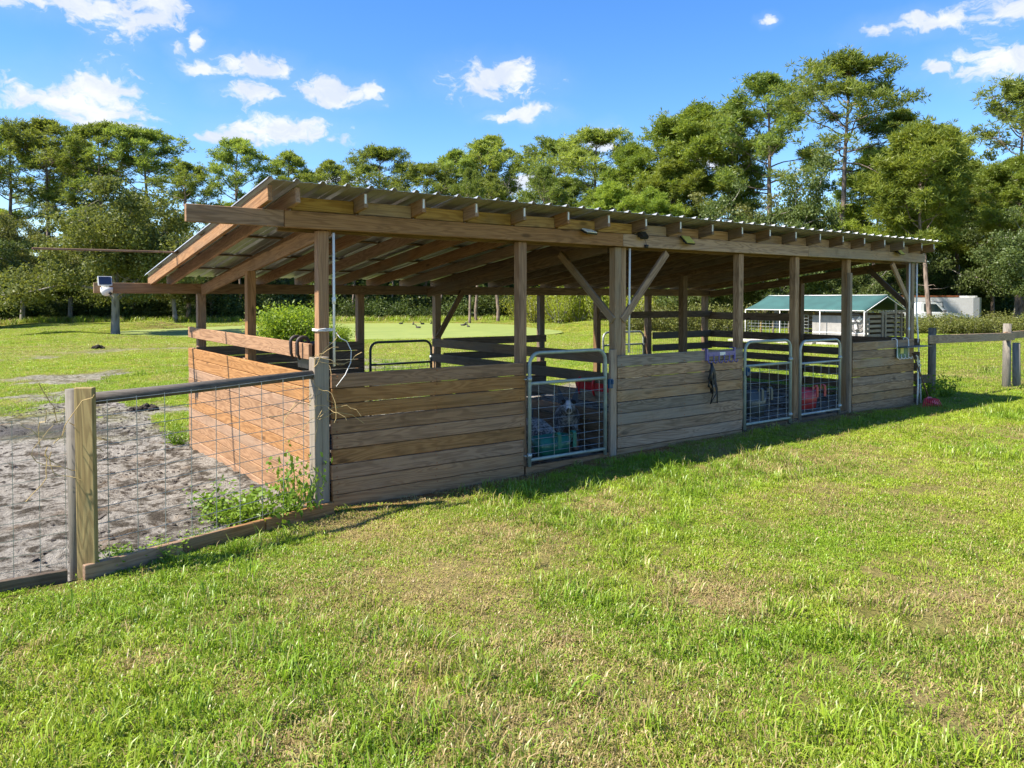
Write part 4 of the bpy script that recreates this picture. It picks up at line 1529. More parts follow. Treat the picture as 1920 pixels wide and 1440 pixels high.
for (px, py, Z, k_) in SKYP:
    H_ = 1.9 + .4 + (562 - py) / 1426.0 * Z
    x, y = plan((px - 960) / 1426.0 * Z, Z)
    s_ = H_ / 20.0
    lab = 'slash pine with its head above the wood ' + where(px)
    lab = {88: 'leaning wide-crowned slash pine behind the lone field oak', 150: 'slash pine with a deep crown close behind the leaning wide-crowned pine',
           197: 'slash pine rising directly over the lone field oak', 288: 'flat-topped slash pine beside the one rising over the field oak',
           352: 'short slash pine over the end of the long lath', 455: 'thin-crowned slash pine by the raised corner of the barn roof',
           935: 'slim high slash pine standing next to the bare dead pine', 1035: 'leaning slash pine beside the branchless dead pole',
           1372: 'slash pine half hidden by the dusky willow-like oak'}.get(px, lab)
    if px == 1568:
        lab = 'tallest slash pine with long bare branches right of the barn roof'
    elif px == 1435:
        lab = 'tall round-headed slash pine just left of the tallest pine'
    elif px == 1680:
        lab = 'slash pine with a pale bare stem close right of the tallest pine'
    elif px == 1760:
        lab = 'tall slash pine standing in the wood right behind the leaning young pine'
    elif px == 1900:
        lab = 'tall slash pine standing in the wood behind the double fence post'
    tree('slash_pine', PINES[k_], x, y, s_ * rt.uniform(1.1, 1.28), rt.uniform(0, 6.28), lab, GP, sz=s_)
BR = [(1190, 268, 84, 0), (1250, 300, 78, 1), (1315, 196, 80, 1), (1150, 345, 74, 2), (1225, 350, 72, 0), (1110, 395, 80, 1), (1075, 420, 78, 2), (1640, 290, 66, 1), (1800, 300, 68, 0),
      (1870, 330, 64, 2), (1715, 330, 66, 1), (640, 345, 96, 2), (430, 380, 92, 0), (760, 375, 98, 1), (580, 360, 94, 1), (870, 350, 97, 2), (1920, 300, 54, 1)]
for (px, py, Z, k_) in BR:
    H_ = 2.3 + (562 - py) / 1426.0 * Z
    x, y = plan((px - 960) / 1426.0 * Z, Z)
    s_ = H_ / 20.0
    tree('young_pine', PINEB[k_], x, y, s_ * 1.12, rt.uniform(0, 6.28), 'bright green young pine with a full crown ' + where(px), 'bright young pines', sz=s_)
# the slender leaning pine behind the right fence
x, y = plan((1744 - 960) / 1426.0 * 52, 52)
tree('leaning_pine', make_pine(31, H=14, crown0=.36, spread=3.4, dens=1.3, mat='needle_bright', lean=.55), x, y, 1.0, -YAW + 1.9 + .3, 'slender young pine with a thin bare trunk behind the wooden fence post')
# broadleaf trees
x, y = plan((217 - 960) / 1426.0 * 54, 54)
tree('field_oak', make_oak(41, H=10.8, spread=6.6, trunk=.26, per=620, mat='leaf_field'), x, y, 1.26, .4, 'broad olive-green oak with a pale trunk standing alone in the field', cat='tree', sz=1.14)
OK = [(-40, 380, 92, 2), (20, 395, 90, 1), (95, 372, 94, 0), (165, 385, 93, 2), (230, 372, 95, 1), (300, 385, 94, 3), (365, 400, 95, 2), (430, 430, 98, 0), (40, 350, 80, 0), (-20, 330, 74, 1), (130, 380, 84, 3), (330, 395, 82, 0), (395, 420, 88, 1), (1455, 225, 62, 2), (1395, 330, 66, 0), (1520, 345, 60, 3), (1310, 365, 70, 2), (1240, 420, 72, 3),
      (1600, 395, 58, 2), (1660, 430, 68, 3), (1840, 215, 72, 3), (1790, 440, 70, 2), (1905, 260, 60, 2), (1850, 470, 66, 3), (1960, 330, 48, 2), (1720, 470, 72, 3), (1480, 440, 60, 3), (1370, 450, 66, 2),
      (500, 445, 92, 2), (600, 455, 94, 3), (720, 460, 96, 2), (830, 455, 98, 3), (930, 450, 100, 2), (1010, 455, 98, 3), (1170, 470, 82, 2), (250, 430, 86, 2), (-80, 340, 66, 3), (2010, 280, 52, 3)] + [(2080 + 95 * q_, 300 + 35 * (q_ % 3), 50 - 1.2 * q_, q_ % 4) for q_ in range(9)] + [(-170 - 110 * q_, 330 + 30 * (q_ % 3), 68 - 3 * q_, q_ % 4) for q_ in range(4)]
for (px, py, Z, k_) in OK:
    H_ = 2.3 + (562 - py) / 1426.0 * Z
    x, y = plan((px - 960) / 1426.0 * Z, Z)
    s_ = H_ / 11.6
    big = px in (1455,)
    lab = ('olive-green' if k_ < 2 else 'dense dark green') + ' broadleaf tree of the wood ' + where(px)
    if px == 1455:
        lab = 'tall dusky green willow-like oak behind the middle of the barn roof'
    elif px == 1840:
        lab = 'tall dark broadleaf tree against the sky behind the trailer'
    tree('forest_oak', OAKS[k_], x, y, max(s_, .55) * (.8 if s_ > 1.2 else 1.0), rt.uniform(0, 6.28), lab, 'broadleaf trees of the wood', sz=s_)
# slim stems that can be told apart below the crowns of the far wood
slim = [make_pine(51, H=15, crown0=.62, spread=2.0, dens=.7), make_pine(52, H=15, crown0=.66, spread=1.8, dens=.6)]
rs = random.Random(9)
for i in range(64):
    px = rs.uniform(-120, 1240) if i < 52 else rs.uniform(1240, 2040)
    lt = (px - 960) / 1426.0
    Z = 80.0
    for _ in range(3):
        Z = float(wood_edge(np.array([lt * Z]))[0]) + 1
    Z += rs.uniform(0, 20)
    x, y = plan(lt * Z, Z)
    H_ = min(15, 2.3 + (562 - rs.uniform(380, 470)) / 1426.0 * Z)
    tree('slim_pine', slim[i % 2], x, y, H_ / 15.0 * 1.25, rs.uniform(0, 6.28), 'slim bare-stemmed pine in the shaded wood ' + where(px), 'slim stems inside the far wood', sz=H_ / 15.0)
# dead trees
dp_, _ = make_pine(61, H=13, crown0=.5, spread=2.6, dens=.9)
dp_.materials[0] = M['bark_dead']
for (px, py, Z, s_) in ((958, 318, 100, 1.0),):
    x, y = plan((px - 960) / 1426.0 * Z, Z)
    H_ = 2.3 + (562 - py) / 1426.0 * Z
    o = tree('dead_pine', (dp_,), x, y, H_ / 13.0, .6, 'bare dead pine with spidery branches above the barn roof')
x, y = plan((985 - 960) / 1426.0 * 100, 100)
o = empty('snag', (x, y, gz(x, y)), 'branchless dead pole standing beside the bare dead pine', 'tree')
MB().tube([(x, y, -.5), (x + .1, y, 8), (x + .15, y, 16.5)], [.16, .12, .05], 6).build('trunk', 'bark_dead', o)
# pale trunks by the pond edge
for (px, pb, w_) in ((933, 602, .30), (880, 604, .2), (893, 600, .28), (1016, 604, .22), (1046, 600, .34)):
    Z = 2.35 * 1426 / (pb - 562.0)
    x, y = plan((px - 960) / 1426.0 * Z, Z)
    tree('pond_pine', PINES[int(px) % 5], x, y, w_ / .22 * .62, px * .7, 'pale-stemmed pine standing on the far bank of the pond', 'pines on the pond bank', sz=.82)

# understory of the wood: one uncountable mass
def scatter(name, protos, P, rot, scl, idx_, label, cat, extra=None, group=None):
    pc = bpy.data.collections.new(name + '_kinds')
    for i, me in enumerate(protos):
        o = bpy.data.objects.new('%s_kind_%02d' % (name, i), me)
        pc.objects.link(o)
    me = bpy.data.meshes.new(name)
    me.vertices.add(len(P))
    me.vertices.foreach_set('co', P.astype(np.float32).ravel())
    for an, ty, arr in (('rot', 'FLOAT_VECTOR', rot), ('scl', 'FLOAT_VECTOR', scl), ('idx', 'INT', idx_)) + tuple(extra or ()):
        a = me.attributes.new(an, ty, 'POINT')
        if ty == 'FLOAT_VECTOR':
            a.data.foreach_set('vector', arr.astype(np.float32).ravel())
        elif ty == 'INT':
            a.data.foreach_set('value', arr.astype(np.int32))
        else:
            a.data.foreach_set('value', arr.astype(np.float32))
    me.materials.append(protos[0].materials[0])
    o = link(name, me)
    ng = bpy.data.node_groups.new(name, 'GeometryNodeTree')
    ng.interface.new_socket('Geometry', in_out='INPUT', socket_type='NodeSocketGeometry')
    ng.interface.new_socket('Geometry', in_out='OUTPUT', socket_type='NodeSocketGeometry')
    gi, go = ng.nodes.new('NodeGroupInput'), ng.nodes.new('NodeGroupOutput')
    ci = ng.nodes.new('GeometryNodeCollectionInfo')
    ci.inputs['Collection'].default_value = pc
    ci.inputs['Separate Children'].default_value = True
    ci.inputs['Reset Children'].default_value = True
    ip = ng.nodes.new('GeometryNodeInstanceOnPoints')
    ip.inputs['Pick Instance'].default_value = True

    def attr(an, ty):
        nd = ng.nodes.new('GeometryNodeInputNamedAttribute')
        nd.data_type = ty
        nd.inputs['Name'].default_value = an
        return nd.outputs[0]
    er = ng.nodes.new('FunctionNodeEulerToRotation')
    L = ng.links.new
    L(attr('rot', 'FLOAT_VECTOR'), er.inputs[0])
    L(gi.outputs[0], ip.inputs['Points'])
    L(ci.outputs[0], ip.inputs['Instance'])
    L(attr('idx', 'INT'), ip.inputs['Instance Index'])
    L(er.outputs[0], ip.inputs['Rotation'])
    L(attr('scl', 'FLOAT_VECTOR'), ip.inputs['Scale'])
    L(ip.outputs[0], go.inputs[0])
    md = o.modifiers.new('scatter', 'NODES')
    md.node_group = ng
    return tag(o, label, cat, kind='stuff')


rng = np.random.default_rng(77)
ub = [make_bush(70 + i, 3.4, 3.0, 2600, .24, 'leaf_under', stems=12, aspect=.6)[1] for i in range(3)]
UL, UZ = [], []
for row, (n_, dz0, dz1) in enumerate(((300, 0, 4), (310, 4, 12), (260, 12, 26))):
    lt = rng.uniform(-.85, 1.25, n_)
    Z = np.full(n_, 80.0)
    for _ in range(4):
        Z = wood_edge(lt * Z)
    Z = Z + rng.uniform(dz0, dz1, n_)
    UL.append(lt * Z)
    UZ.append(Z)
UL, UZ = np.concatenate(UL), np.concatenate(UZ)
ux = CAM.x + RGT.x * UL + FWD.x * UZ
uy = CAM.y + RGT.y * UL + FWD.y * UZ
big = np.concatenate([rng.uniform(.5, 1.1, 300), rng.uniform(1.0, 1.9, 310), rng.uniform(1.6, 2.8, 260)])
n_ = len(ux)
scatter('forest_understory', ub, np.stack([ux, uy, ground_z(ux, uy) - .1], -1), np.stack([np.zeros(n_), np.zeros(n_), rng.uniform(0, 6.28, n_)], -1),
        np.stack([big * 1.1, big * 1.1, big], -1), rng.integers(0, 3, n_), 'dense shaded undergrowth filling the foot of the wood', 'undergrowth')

# tall feathery weeds beyond the pond
tw = [make_bush(90 + i, 2.4, 4.2, 2600, .26, 'leaf_tall', stems=13, aspect=.28, up=.0) for i in range(2)]
for i, (px, Z, s_) in enumerate(((1000, 78, .95), (1035, 80, .9), (1048, 76, 1.0), (1062, 79, 1.1), (1085, 77, 1.05), (1103, 78, 1.15), (1122, 76, 1.0), (1180, 66, .85), (1205, 68, .8), (975, 84, .8))):
    x, y = plan((px - 960) / 1426.0 * Z, Z)
    tree('tall_weed_clump', tw[i % 2], x, y, s_ * .9, i * 1.3, 'tall feathery yellow-green weed clump at the edge of the wood beyond the pond', 'feathery weed clumps', cat='weed', parts=('stem', 'foliage'), sz=s_)

# the bush in front of the pond
eb = make_bush(101, 3.2, 2.0, 15000, .15, 'leaf_shrub', stems=24, aspect=.5)
x, y = plan((545 - 960) / 1426.0 * 34, 34)
tree('elder_bush', eb, x, y, .92, .4, 'bright green leafy bush seen through the left bay before the pond', cat='bush', parts=('stem', 'foliage'), sz=.98)
x, y = plan((622 - 960) / 1426.0 * 35, 35)
tree('elder_bush', eb, x, y, .5, 2.1, 'smaller bright green bush just right of the corner post', cat='bush', parts=('stem', 'foliage'))

# brush in front of the truck and trailer
bb = [make_bush(110 + i, 3.2, 1.9, 3600, .15, 'leaf_brush', stems=14, aspect=.5) for i in range(2)]
for i in range(19):
    lt = (1640 + i * 21 - 960) / 1426.0
    Z = 47 - i * .35 + (i % 3) * 1.3
    x, y = plan(lt * Z, Z)
    tree('brush_shrub', bb[i % 2], x, y, .82 + .12 * math.sin(i * 2.1), i * 1.7, 'tangled olive-green shrub of the brush row ' + ('beside the tarp shelter' if i < 4 else 'in front of the pickup truck' if i < 7 else 'in front of the long trailer' if i < 11 else 'past the front end of the trailer'), 'shrubs of the brush row', cat='shrub', parts=('stem', 'foliage'), sz=.56 + .10 * math.sin(i * 1.3))
for i, px in enumerate((1190, 1230, 1270, 1300, 1335, 1375)):
    Z = 56 - i
    x, y = plan((px - 960) / 1426.0 * Z, Z)
    tree('brush_shrub', bb[i % 2], x, y, 1.0, i * 1.1, 'olive-green shrub behind the back rails of the right bay', 'shrubs behind the right bay', cat='shrub', parts=('stem', 'foliage'), sz=1.0)

# ------------------------------------------------------------------ tarp shelter behind the barn
sx0, sx1, sx2 = 29.0, 30.9, 32.8
sy0, sy1 = 11.17, 17.37
sg = gz(30, 14)
sh = empty('animal_shelter', (30.9, 14.3, sg), 'low animal shelter with a green tarp roof on white pipes behind the barn', 'shelter')
for (xa, za, xb, zb) in ((sx0, 1.45, sx1, 2.14), (sx2, 1.45, sx1, 2.14)):
    n = 14
    vs, fs = [], []
    for i in range(n + 1):
        for j in range(7):
            u, v = i / n, j / 6
            sag = -.05 * math.sin(math.pi * v) * (.6 + .4 * math.cos(u * 6 * math.pi)) - .02 * abs(math.sin(u * 3 * math.pi))
            vs.append((xa + (xb - xa) * v, sy0 + (sy1 - sy0) * u, za + (zb - za) * v + sag))
    for i in range(n):
        for j in range(6):
            fs.append((i * 7 + j, i * 7 + j + 1, (i + 1) * 7 + j + 1, (i + 1) * 7 + j))
    m_ = MB()
    m_.add(vs, fs, True)
    o = m_.build('tarp', 'tarp', sh)
    sd = o.modifiers.new('thick', 'SOLIDIFY')
    sd.thickness = .012
for yy in (sy0, (sy0 + sy1) / 2, sy1):
    MB().tube([(sx0, yy, 1.36), (sx1, yy, 2.05), (sx2, yy, 1.36)], .022, 6).build('roof_pipe', 'pvc', sh)
for (xa, za) in ((sx0, 1.43), (sx1, 2.12), (sx2, 1.43)):
    MB().tube([(xa, sy0, za), (xa, sy1, za)], .022, 6).build('eave_pipe', 'pvc', sh)
for xa in (sx0 + .02, sx2):
    for yy in (sy0 + .02, 13.3, 15.4, sy1):
        MB().tube([(xa, yy, -.3), (xa, yy, 1.43)], .022, 6).build('leg', 'pvc', sh)
for yy in (12.4, 13.9, 15.2, 16.1, 16.8):
    board('stake', (29.5, yy, -.3), (29.5, yy, 1.35), .09, .07, 'wood_green', sh, up=(0, 1, 0))
mb = MB()
mb.box((29.42, 12.55, .62), (.02, 2.75, 1.15))
mb.build('side_panel', 'plywood', sh)
MB().box((29.405, 12.55, .42), (.015, 2.70, .05)).build('chalk_line', 'pvc', sh)
mesh_panel(MB(), (29.2, 14.0, 0), (29.2, 17.35, 0), .0, 1.2, .2, .15, .009, sides=4).build('wire_panel', 'wire', sh)
# pallet end wall
for (xa, xb) in ((29.1, 30.55), (30.7, 32.2)):
    for i in range(6):
        z = .12 + i * .21
        board('slat', (xa, sy0 + .05, z), (xb, sy0 + .05, z), .12, .025, 'wood_grey', sh)
    for xx in (xa + .05, xb - .05):
        board('upright', (xx, sy0, -.2), (xx, sy0, 1.42), .11, .05, 'wood_grey', sh, up=(1, 0, 0))
board('upright', (31.6, sy0 - .02, -.2), (31.6, sy0 - .02, 1.75), .10, .06, 'wood_grey', sh, up=(1, 0, 0))
board('rail', (30.6, sy0 + .0, 1.30), (32.6, sy0 + .0, 1.40), .10, .04, 'wood_grey', sh)
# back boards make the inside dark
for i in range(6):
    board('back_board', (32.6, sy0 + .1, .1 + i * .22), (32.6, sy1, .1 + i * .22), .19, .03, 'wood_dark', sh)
fan = empty('barn_fan', (29.30, 11.75, .35), 'round caged fan with pale blades on the panel of the tarp shelter', 'fan')
fc = Vector((29.30, 11.75, .93))
MB().tube([fc + Vector((0, math.cos(a) * .36, math.sin(a) * .36)) for a in [i * math.pi / 12 for i in range(24)]], .022, 6, closed=True).build('cage', 'car_grey', fan)
mb = MB()
for q in (.12, .22, .30):
    mb.tube([fc + Vector((-.04, math.cos(a) * q, math.sin(a) * q)) for a in [i * math.pi / 10 for i in range(20)]], .005, 4, closed=True)
for i in range(10):
    a = i * math.pi / 5
    mb.tube([fc + Vector((-.05, 0, 0)), fc + Vector((-.03, math.cos(a) * .35, math.sin(a) * .35))], .005, 4)
mb.build('grille', 'car_grey', fan)
for i in range(3):
    a = i * 2.094 + .5
    u = Vector((0, math.cos(a), math.sin(a)))
    w = Vector((.25, -math.sin(a), math.cos(a))).normalized()
    m_ = MB()
    pr = [fc + u * .05 - w * .04, fc + u * .30 - w * .11, fc + u * .33 + w * .06, fc + u * .12 + w * .09]
    m_.add(pr + [p + Vector((.012, 0, 0)) for p in pr], [(0, 1, 2, 3), (7, 6, 5, 4), (0, 4, 5, 1), (1, 5, 6, 2), (2, 6, 7, 3), (3, 7, 4, 0)])
    m_.build('blade', 'pvc', fan)
MB().tube([fc + Vector((-.05, 0, 0)), fc + Vector((.08, 0, 0))], .05, 10).build('hub', 'car_grey', fan)
MB().tube([(29.33, 11.75, .56), (29.34, 11.75, .2)], .03, 6).build('bracket', 'car_grey', fan)
rs = random.Random(3)
for i in range(7):
    yy = 11.4 + i * .95
    xx = 28.3 + rs.uniform(-.2, .2)
    z_ = gz(xx, yy)
    o = MB().box((xx, yy, z_ + .05), (.9, .85, .10), rz=rs.uniform(-.15, .15), rx=rs.uniform(-.04, .04)).build('concrete_slab', 'concrete', None, (xx, yy, z_))
    tag(o, 'pale concrete slab lying along the foot of the tarp shelter', 'slab', 'concrete slabs by the shelter')

# ------------------------------------------------------------------ pickup and trailer behind the brush
def loc_frame(px, Z, dz=0.0):
    x, y = plan((px - 960) / 1426.0 * Z, Z)
    return Vector((x, y, gz(x, y) * 0 - .15 + dz))


O = loc_frame(1732, 55)
U, V, Zv = RGT.copy(), FWD.copy(), Vector((0, 0, 1))
tr = empty('pickup_truck', O, 'white and grey pickup truck parked in front of the long white trailer', 'truck')


def P3(u, v, z):
    return O + U * u + V * v + Zv * z


mb = MB()
body = [(-2.9, .45), (2.6, .45), (2.75, .6), (2.72, .98), (1.35, 1.13), (-.75, 1.16), (-.75, 1.1), (-2.9, 1.1)]
mb.prism(body, P3(0, -.95, 0), U, Zv, V, 1.9)
mb.build('body', 'car_paint', tr)
MB().prism([(-2.92, .42), (2.62, .42), (2.74, .58), (2.74, .78), (-2.92, .78)], P3(0, -.965, 0), U, Zv, V, 1.93).build('lower_panel', 'car_grey', tr)
cabp = [(-.72, 1.15), (1.30, 1.12), (.52, 1.84), (.30, 1.90), (-.55, 1.90), (-.70, 1.80)]
MB().prism(cabp, P3(0, -.86, 0), U, Zv, V, 1.72).build('cab', 'car_paint', tr)
for v_ in (-.872, .862):
    MB().prism([(-.45, 1.22), (.95, 1.20), (.42, 1.76), (-.45, 1.78)], P3(0, v_, 0), U, Zv, V, .01).build('side_window', 'glass_dark', tr)
ws0, ws1 = Vector((1.27, 0, 1.16)), Vector((.56, 0, 1.83))
mb = MB()
q = [P3(ws0.x, -.78, ws0.z), P3(ws0.x, .78, ws0.z), P3(ws1.x, .72, ws1.z), P3(ws1.x, -.72, ws1.z)]
nn = (U * .67 + Zv * .71).normalized() * .02
mb.add([p + nn for p in q] + [p + nn * 1.5 for p in q], [(3, 2, 1, 0), (4, 5, 6, 7), (0, 1, 5, 4), (1, 2, 6, 5), (2, 3, 7, 6), (3, 0, 4, 7)])
mb.build('windscreen', 'glass_dark', tr)
MB().box(tuple(P3(.92, -1.05, 1.24)), (.10, .22, .18), rz=YAW).build('mirror', 'car_grey', tr)
MB().box(tuple(P3(-.25, -.975, 1.03)), (.16, .02, .04), rz=YAW - math.pi / 2).build('door_handle', 'car_grey', tr)
for u_ in (-1.95, 1.75):
    for v_ in (-.92, .74):
        w = MB().tube([P3(u_, v_, .40), P3(u_, v_ + .18, .40)], .40, 20).build('wheel', 'tyre', tr)
        MB().tube([P3(u_, v_ - .01, .40), P3(u_, v_ + .02, .40)], .22, 16).build('hub_cap', 'steel', w)
MB().box(tuple(P3(2.74, -.7, .86)), (.05, .3, .16), rz=YAW - math.pi / 2).build('headlight', 'plastic_white', tr)

O = loc_frame(1630, 60, -.05)
tl = empty('cargo_trailer', O, 'long white enclosed trailer with a rust-streaked roof edge', 'trailer')
hw = 1.15
pl = []
for (u, v) in ((-4.2, -hw), (7.5, -hw)):
    pl.append((u, v))
pl += [(8.05, -hw + .12), (8.40, -.7), (8.5, 0), (8.40, .7), (8.05, hw - .12), (7.5, hw), (-4.2, hw)]
n = len(pl)
mb = MB()
mb.prism(pl, P3(0, 0, .55), U, V, Zv, 1.62)
mb.build('box_body', 'car_paint', tl)
mb = MB()
mb.prism([(a * (1.0), b_ * 1.0) for a, b_ in pl], P3(0, 0, 2.17), U, V, Zv, .12)
mb.prism([(a - .25 if a > 7 else a + .1, b_ * .86) for a, b_ in pl], P3(0, 0, 2.29), U, V, Zv, .14)
mb.build('roof_cap', 'car_paint', tl)
MB().prism([(-4.22, -hw - .012), (6.4, -hw - .012), (6.4, -hw + .2), (-4.22, -hw + .2)], P3(0, 0, 2.33), U, V, Zv, .12).build('rusty_roof_edge', 'rust', tl)
dr = MB().prism([(3.3, .72), (5.1, .72), (5.1, 1.93), (3.3, 1.93)], P3(0, -hw - .02, 0), U, Zv, V, .02).build('side_door', 'car_paint', tl)
for pr in (((3.26, .70), (3.30, .70), (3.30, 1.97), (3.26, 1.97)), ((5.10, .70), (5.14, .70), (5.14, 1.97), (5.10, 1.97)), ((3.26, 1.93), (5.14, 1.93), (5.14, 1.97), (3.26, 1.97))):
    MB().prism(pr, P3(0, -hw - .035, 0), U, Zv, V, .03).build('door_frame', 'car_grey', dr)
MB().prism([(4.55, 1.55), (5.2, 1.55), (5.2, 1.60), (4.55, 1.60)], P3(0, -hw - .05, 0), U, Zv, V, .03).build('door_bar', 'car_grey', dr)
MB().prism([(-4.2, .5), (7.5, .5), (7.5, .62), (-4.2, .62)], P3(0, -hw - .012, 0), U, Zv, V, .03).build('side_trim', 'steel', tl)
for u_ in (-.6, .4):
    MB().tube([P3(u_, -hw - .02, .35), P3(u_, -hw + .22, .35)], .35, 18).build('wheel', 'tyre', tl)

# ------------------------------------------------------------------ dogs
def dog(loc, heading, label, head_down=0.0, name='dog', size=1.0):
    """standing cattle dog, nose along +X of its own frame"""
    t = bpy.data.objects.new(name, None)
    col.objects.link(t)
    t.location = loc
    t.rotation_euler = (0, 0, heading)
    t.scale = (size, size, size)
    tag(t, label, 'dog')
    V_ = [(-.20, 0, .40), (-.05, 0, .385), (.12, 0, .385), (.22, 0, .42), (.30, 0, .50 - head_down), (.36, 0, .545 - head_down), (.43, 0, .53 - head_down), (.50, 0, .51 - head_down), (.535, 0, .507 - head_down)]
    Rr = [.115, .125, .135, .115, .085, .088, .072, .045, .032]
    E_ = [(i, i + 1) for i in range(8)]

    def limb(root, pts, rr):
        j = root
        for p, r in zip(pts, rr):
            V_.append(p)
            Rr.append(r)
            E_.append((j, len(V_) - 1))
            j = len(V_) - 1
    for s_ in (-1, 1):
        limb(2, [(.17, s_ * .085, .30), (.15, s_ * .09, .20), (.165, s_ * .09, .05), (.20, s_ * .09, .018)], [.06, .040, .030, .032])
        limb(0, [(-.19, s_ * .09, .29), (-.15, s_ * .10, .20), (-.235, s_ * .10, .13), (-.225, s_ * .10, .03), (-.19, s_ * .10, .018)], [.075, .050, .032, .028, .030])
    limb(0, [(-.31, 0, .36), (-.38, 0, .26), (-.41, 0, .16)], [.04, .034, .02])
    me = bpy.data.meshes.new('dog_body')
    me.from_pydata(V_, E_, [])
    me.materials.append(M['fur'])
    o = link('body', me, t)
    sk = o.modifiers.new('skin', 'SKIN')
    for i, r in enumerate(Rr):
        me.skin_vertices[0].data[i].radius = (r, r * (1.0 if i > 8 else .92))
    me.skin_vertices[0].data[0].use_root = True
    sk.use_smooth_shade = True
    su = o.modifiers.new('sub', 'SUBSURF')
    su.levels = su.render_levels = 2
    hz_ = .545 - head_down
    for s_ in (-1, 1):
        m_ = MB()
        b0_ = Vector((.335, s_ * .062, hz_ + .055))
        tip = Vector((.325, s_ * .105, hz_ + .20))
        m_.add([b0_ + Vector((.04, -s_ * .035, .0)), b0_ + Vector((.04, s_ * .045, -.035)), b0_ + Vector((-.04, s_ * .01, 0)), tip], [(0, 1, 3), (1, 2, 3), (2, 0, 3), (0, 2, 1)], True)
        e = link('ear', None, None) if False else None
        me2 = bpy.data.meshes.new('ear')
        me2.from_pydata(m_.v, [], m_.f)
        me2.materials.append(M['black'])
        link('ear', me2, t)
        # dark eye patch
        mm = MB().tube([(.395, s_ * .052, hz_ + .035), (.432, s_ * .050, hz_ + .028)], [.034, .018], 8)
        me3 = bpy.data.meshes.new('eye')
        me3.from_pydata(mm.v, [], mm.f)
        me3.materials.append(M['black'])
        link('eye', me3, t)
    mm = MB().tube([(.535, 0, hz_ - .028), (.566, 0, hz_ - .030)], [.028, .018], 8)
    me4 = bpy.data.meshes.new('nose')
    me4.from_pydata(mm.v, [], mm.f)
    me4.materials.append(M['black'])
    link('nose', me4, t)
    return t


dog((3.50, 0.80, 0.0), math.atan2(-7.2, -5.6), 'speckled grey cattle dog with black ears facing out through the gate', .0, size=1.15)
dog((2.86, 0.55, -0.02), math.atan2(1.0, .15), 'speckled grey cattle dog turned away behind the green feeder', .16)

# ------------------------------------------------------------------ ducks on the pond, droppings, weeds
for i, (px, py) in enumerate(((752, 601.5), (775, 602.5), (784, 609), (792, 602), (808, 601), (868, 604.5), (872, 603.5), (878, 607))):
    Z = 2.43 * 1426 / (py + 6 - 562.0)
    x, y = plan((px - 960) / 1426.0 * Z, Z)
    t = empty('duck', (x, y, -.52), 'small dark duck floating on the duckweed pond', 'duck', 'ducks on the pond')
    a = i * 1.1
    c_, s_ = math.cos(a), math.sin(a)
    MB().tube([(x - .25 * c_, y - .25 * s_, -.40), (x - .13 * c_, y - .13 * s_, -.47), (x + .05 * c_, y + .05 * s_, -.47), (x + .2 * c_, y + .2 * s_, -.43)], [.02, .10, .12, .05], 8).build('body', 'feather', t)
    MB().tube([(x + .14 * c_, y + .14 * s_, -.44), (x + .19 * c_, y + .19 * s_, -.30), (x + .24 * c_, y + .24 * s_, -.24), (x + .34 * c_, y + .34 * s_, -.26)], [.05, .035, .05, .012], 8).build('head', 'feather', t)


def lump(x, y, r, h, seed, mat, n=14):
    rng_ = np.random.default_rng(seed)
    z = gz(x, y)
    mb = MB()
    for k_ in range(n):
        a, q = rng_.uniform(0, 6.28), r * math.sqrt(rng_.uniform(0, 1)) * .8
        rr = r * rng_.uniform(.22, .4)
        c = Vector((x + math.cos(a) * q, y + math.sin(a) * q, z + h * (1 - q / r) * .7))
        bm = bmesh.new()
        bmesh.ops.create_icosphere(bm, subdivisions=1, radius=rr)
        for v in bm.verts:
            v.co *= rng_.uniform(.75, 1.2)
        mb.add([c + v.co for v in bm.verts], [[v.index for v in f.verts] for f in bm.faces], False)
        bm.free()
    return mb.build('dung_pile', mat, None, (x, y, z))


for i, (px, py, r, lab) in enumerate(((183, 646, .30, 'black dung pile lying alone on the open green field'), (275, 774, .20, 'dark dung heap behind the round fence rail'), (250, 772, .14, 'small dark dung clump beside the larger heap behind the rail'))):
    Z = 2.1 * 1426 / (py - 562.0)
    x, y = plan((px - 960) / 1426.0 * Z, Z)
    tag(lump(x, y, r, r * .8, 200 + i, 'dung'), lab, 'dung')

wd = [make_bush(120 + i, .62, .55, 620, .062, 'leaf_weed', stems=12, aspect=.62, up=.5, stem_mat='leaf_weed') for i in range(3)]
WD = [(-0.62, -0.10, .85, .68, 'leafy green weed clump growing through the wire near the corner post'), (-0.34, -0.13, .62, 1.15, 'tall green weed climbing beside the grey corner post'), (-.86, -0.02, .6, .45, 'spreading green weed behind the wire panel'),
      (-1.82, -0.54, .4, .3, 'low green weed at the foot of the squared post'), (-1.5, -0.52, .45, .25, 'flat green weed mat along the kick board'), (-0.75, 0.45, .8, .6, 'green weed tuft at the bottom of the end wall planks'),
      (11.35, .12, .8, .9, 'leafy weed between the tap and the grey fence post'), (11.9, .02, .6, .8, 'leafy weed at the right foot of the grey fence post'), (-0.25, 4.9, .5, .5, 'grass tuft at the far end of the plank wall'), (-1.2, -.38, .3, .25, 'small green weed between wire and kick board')]
for i, (x, y, s_, z_, lab) in enumerate(WD):
    tree('weed', wd[i % 3], x, y, s_, i * 1.9, lab, None, 'weed', ('stem', 'foliage'), sz=z_)

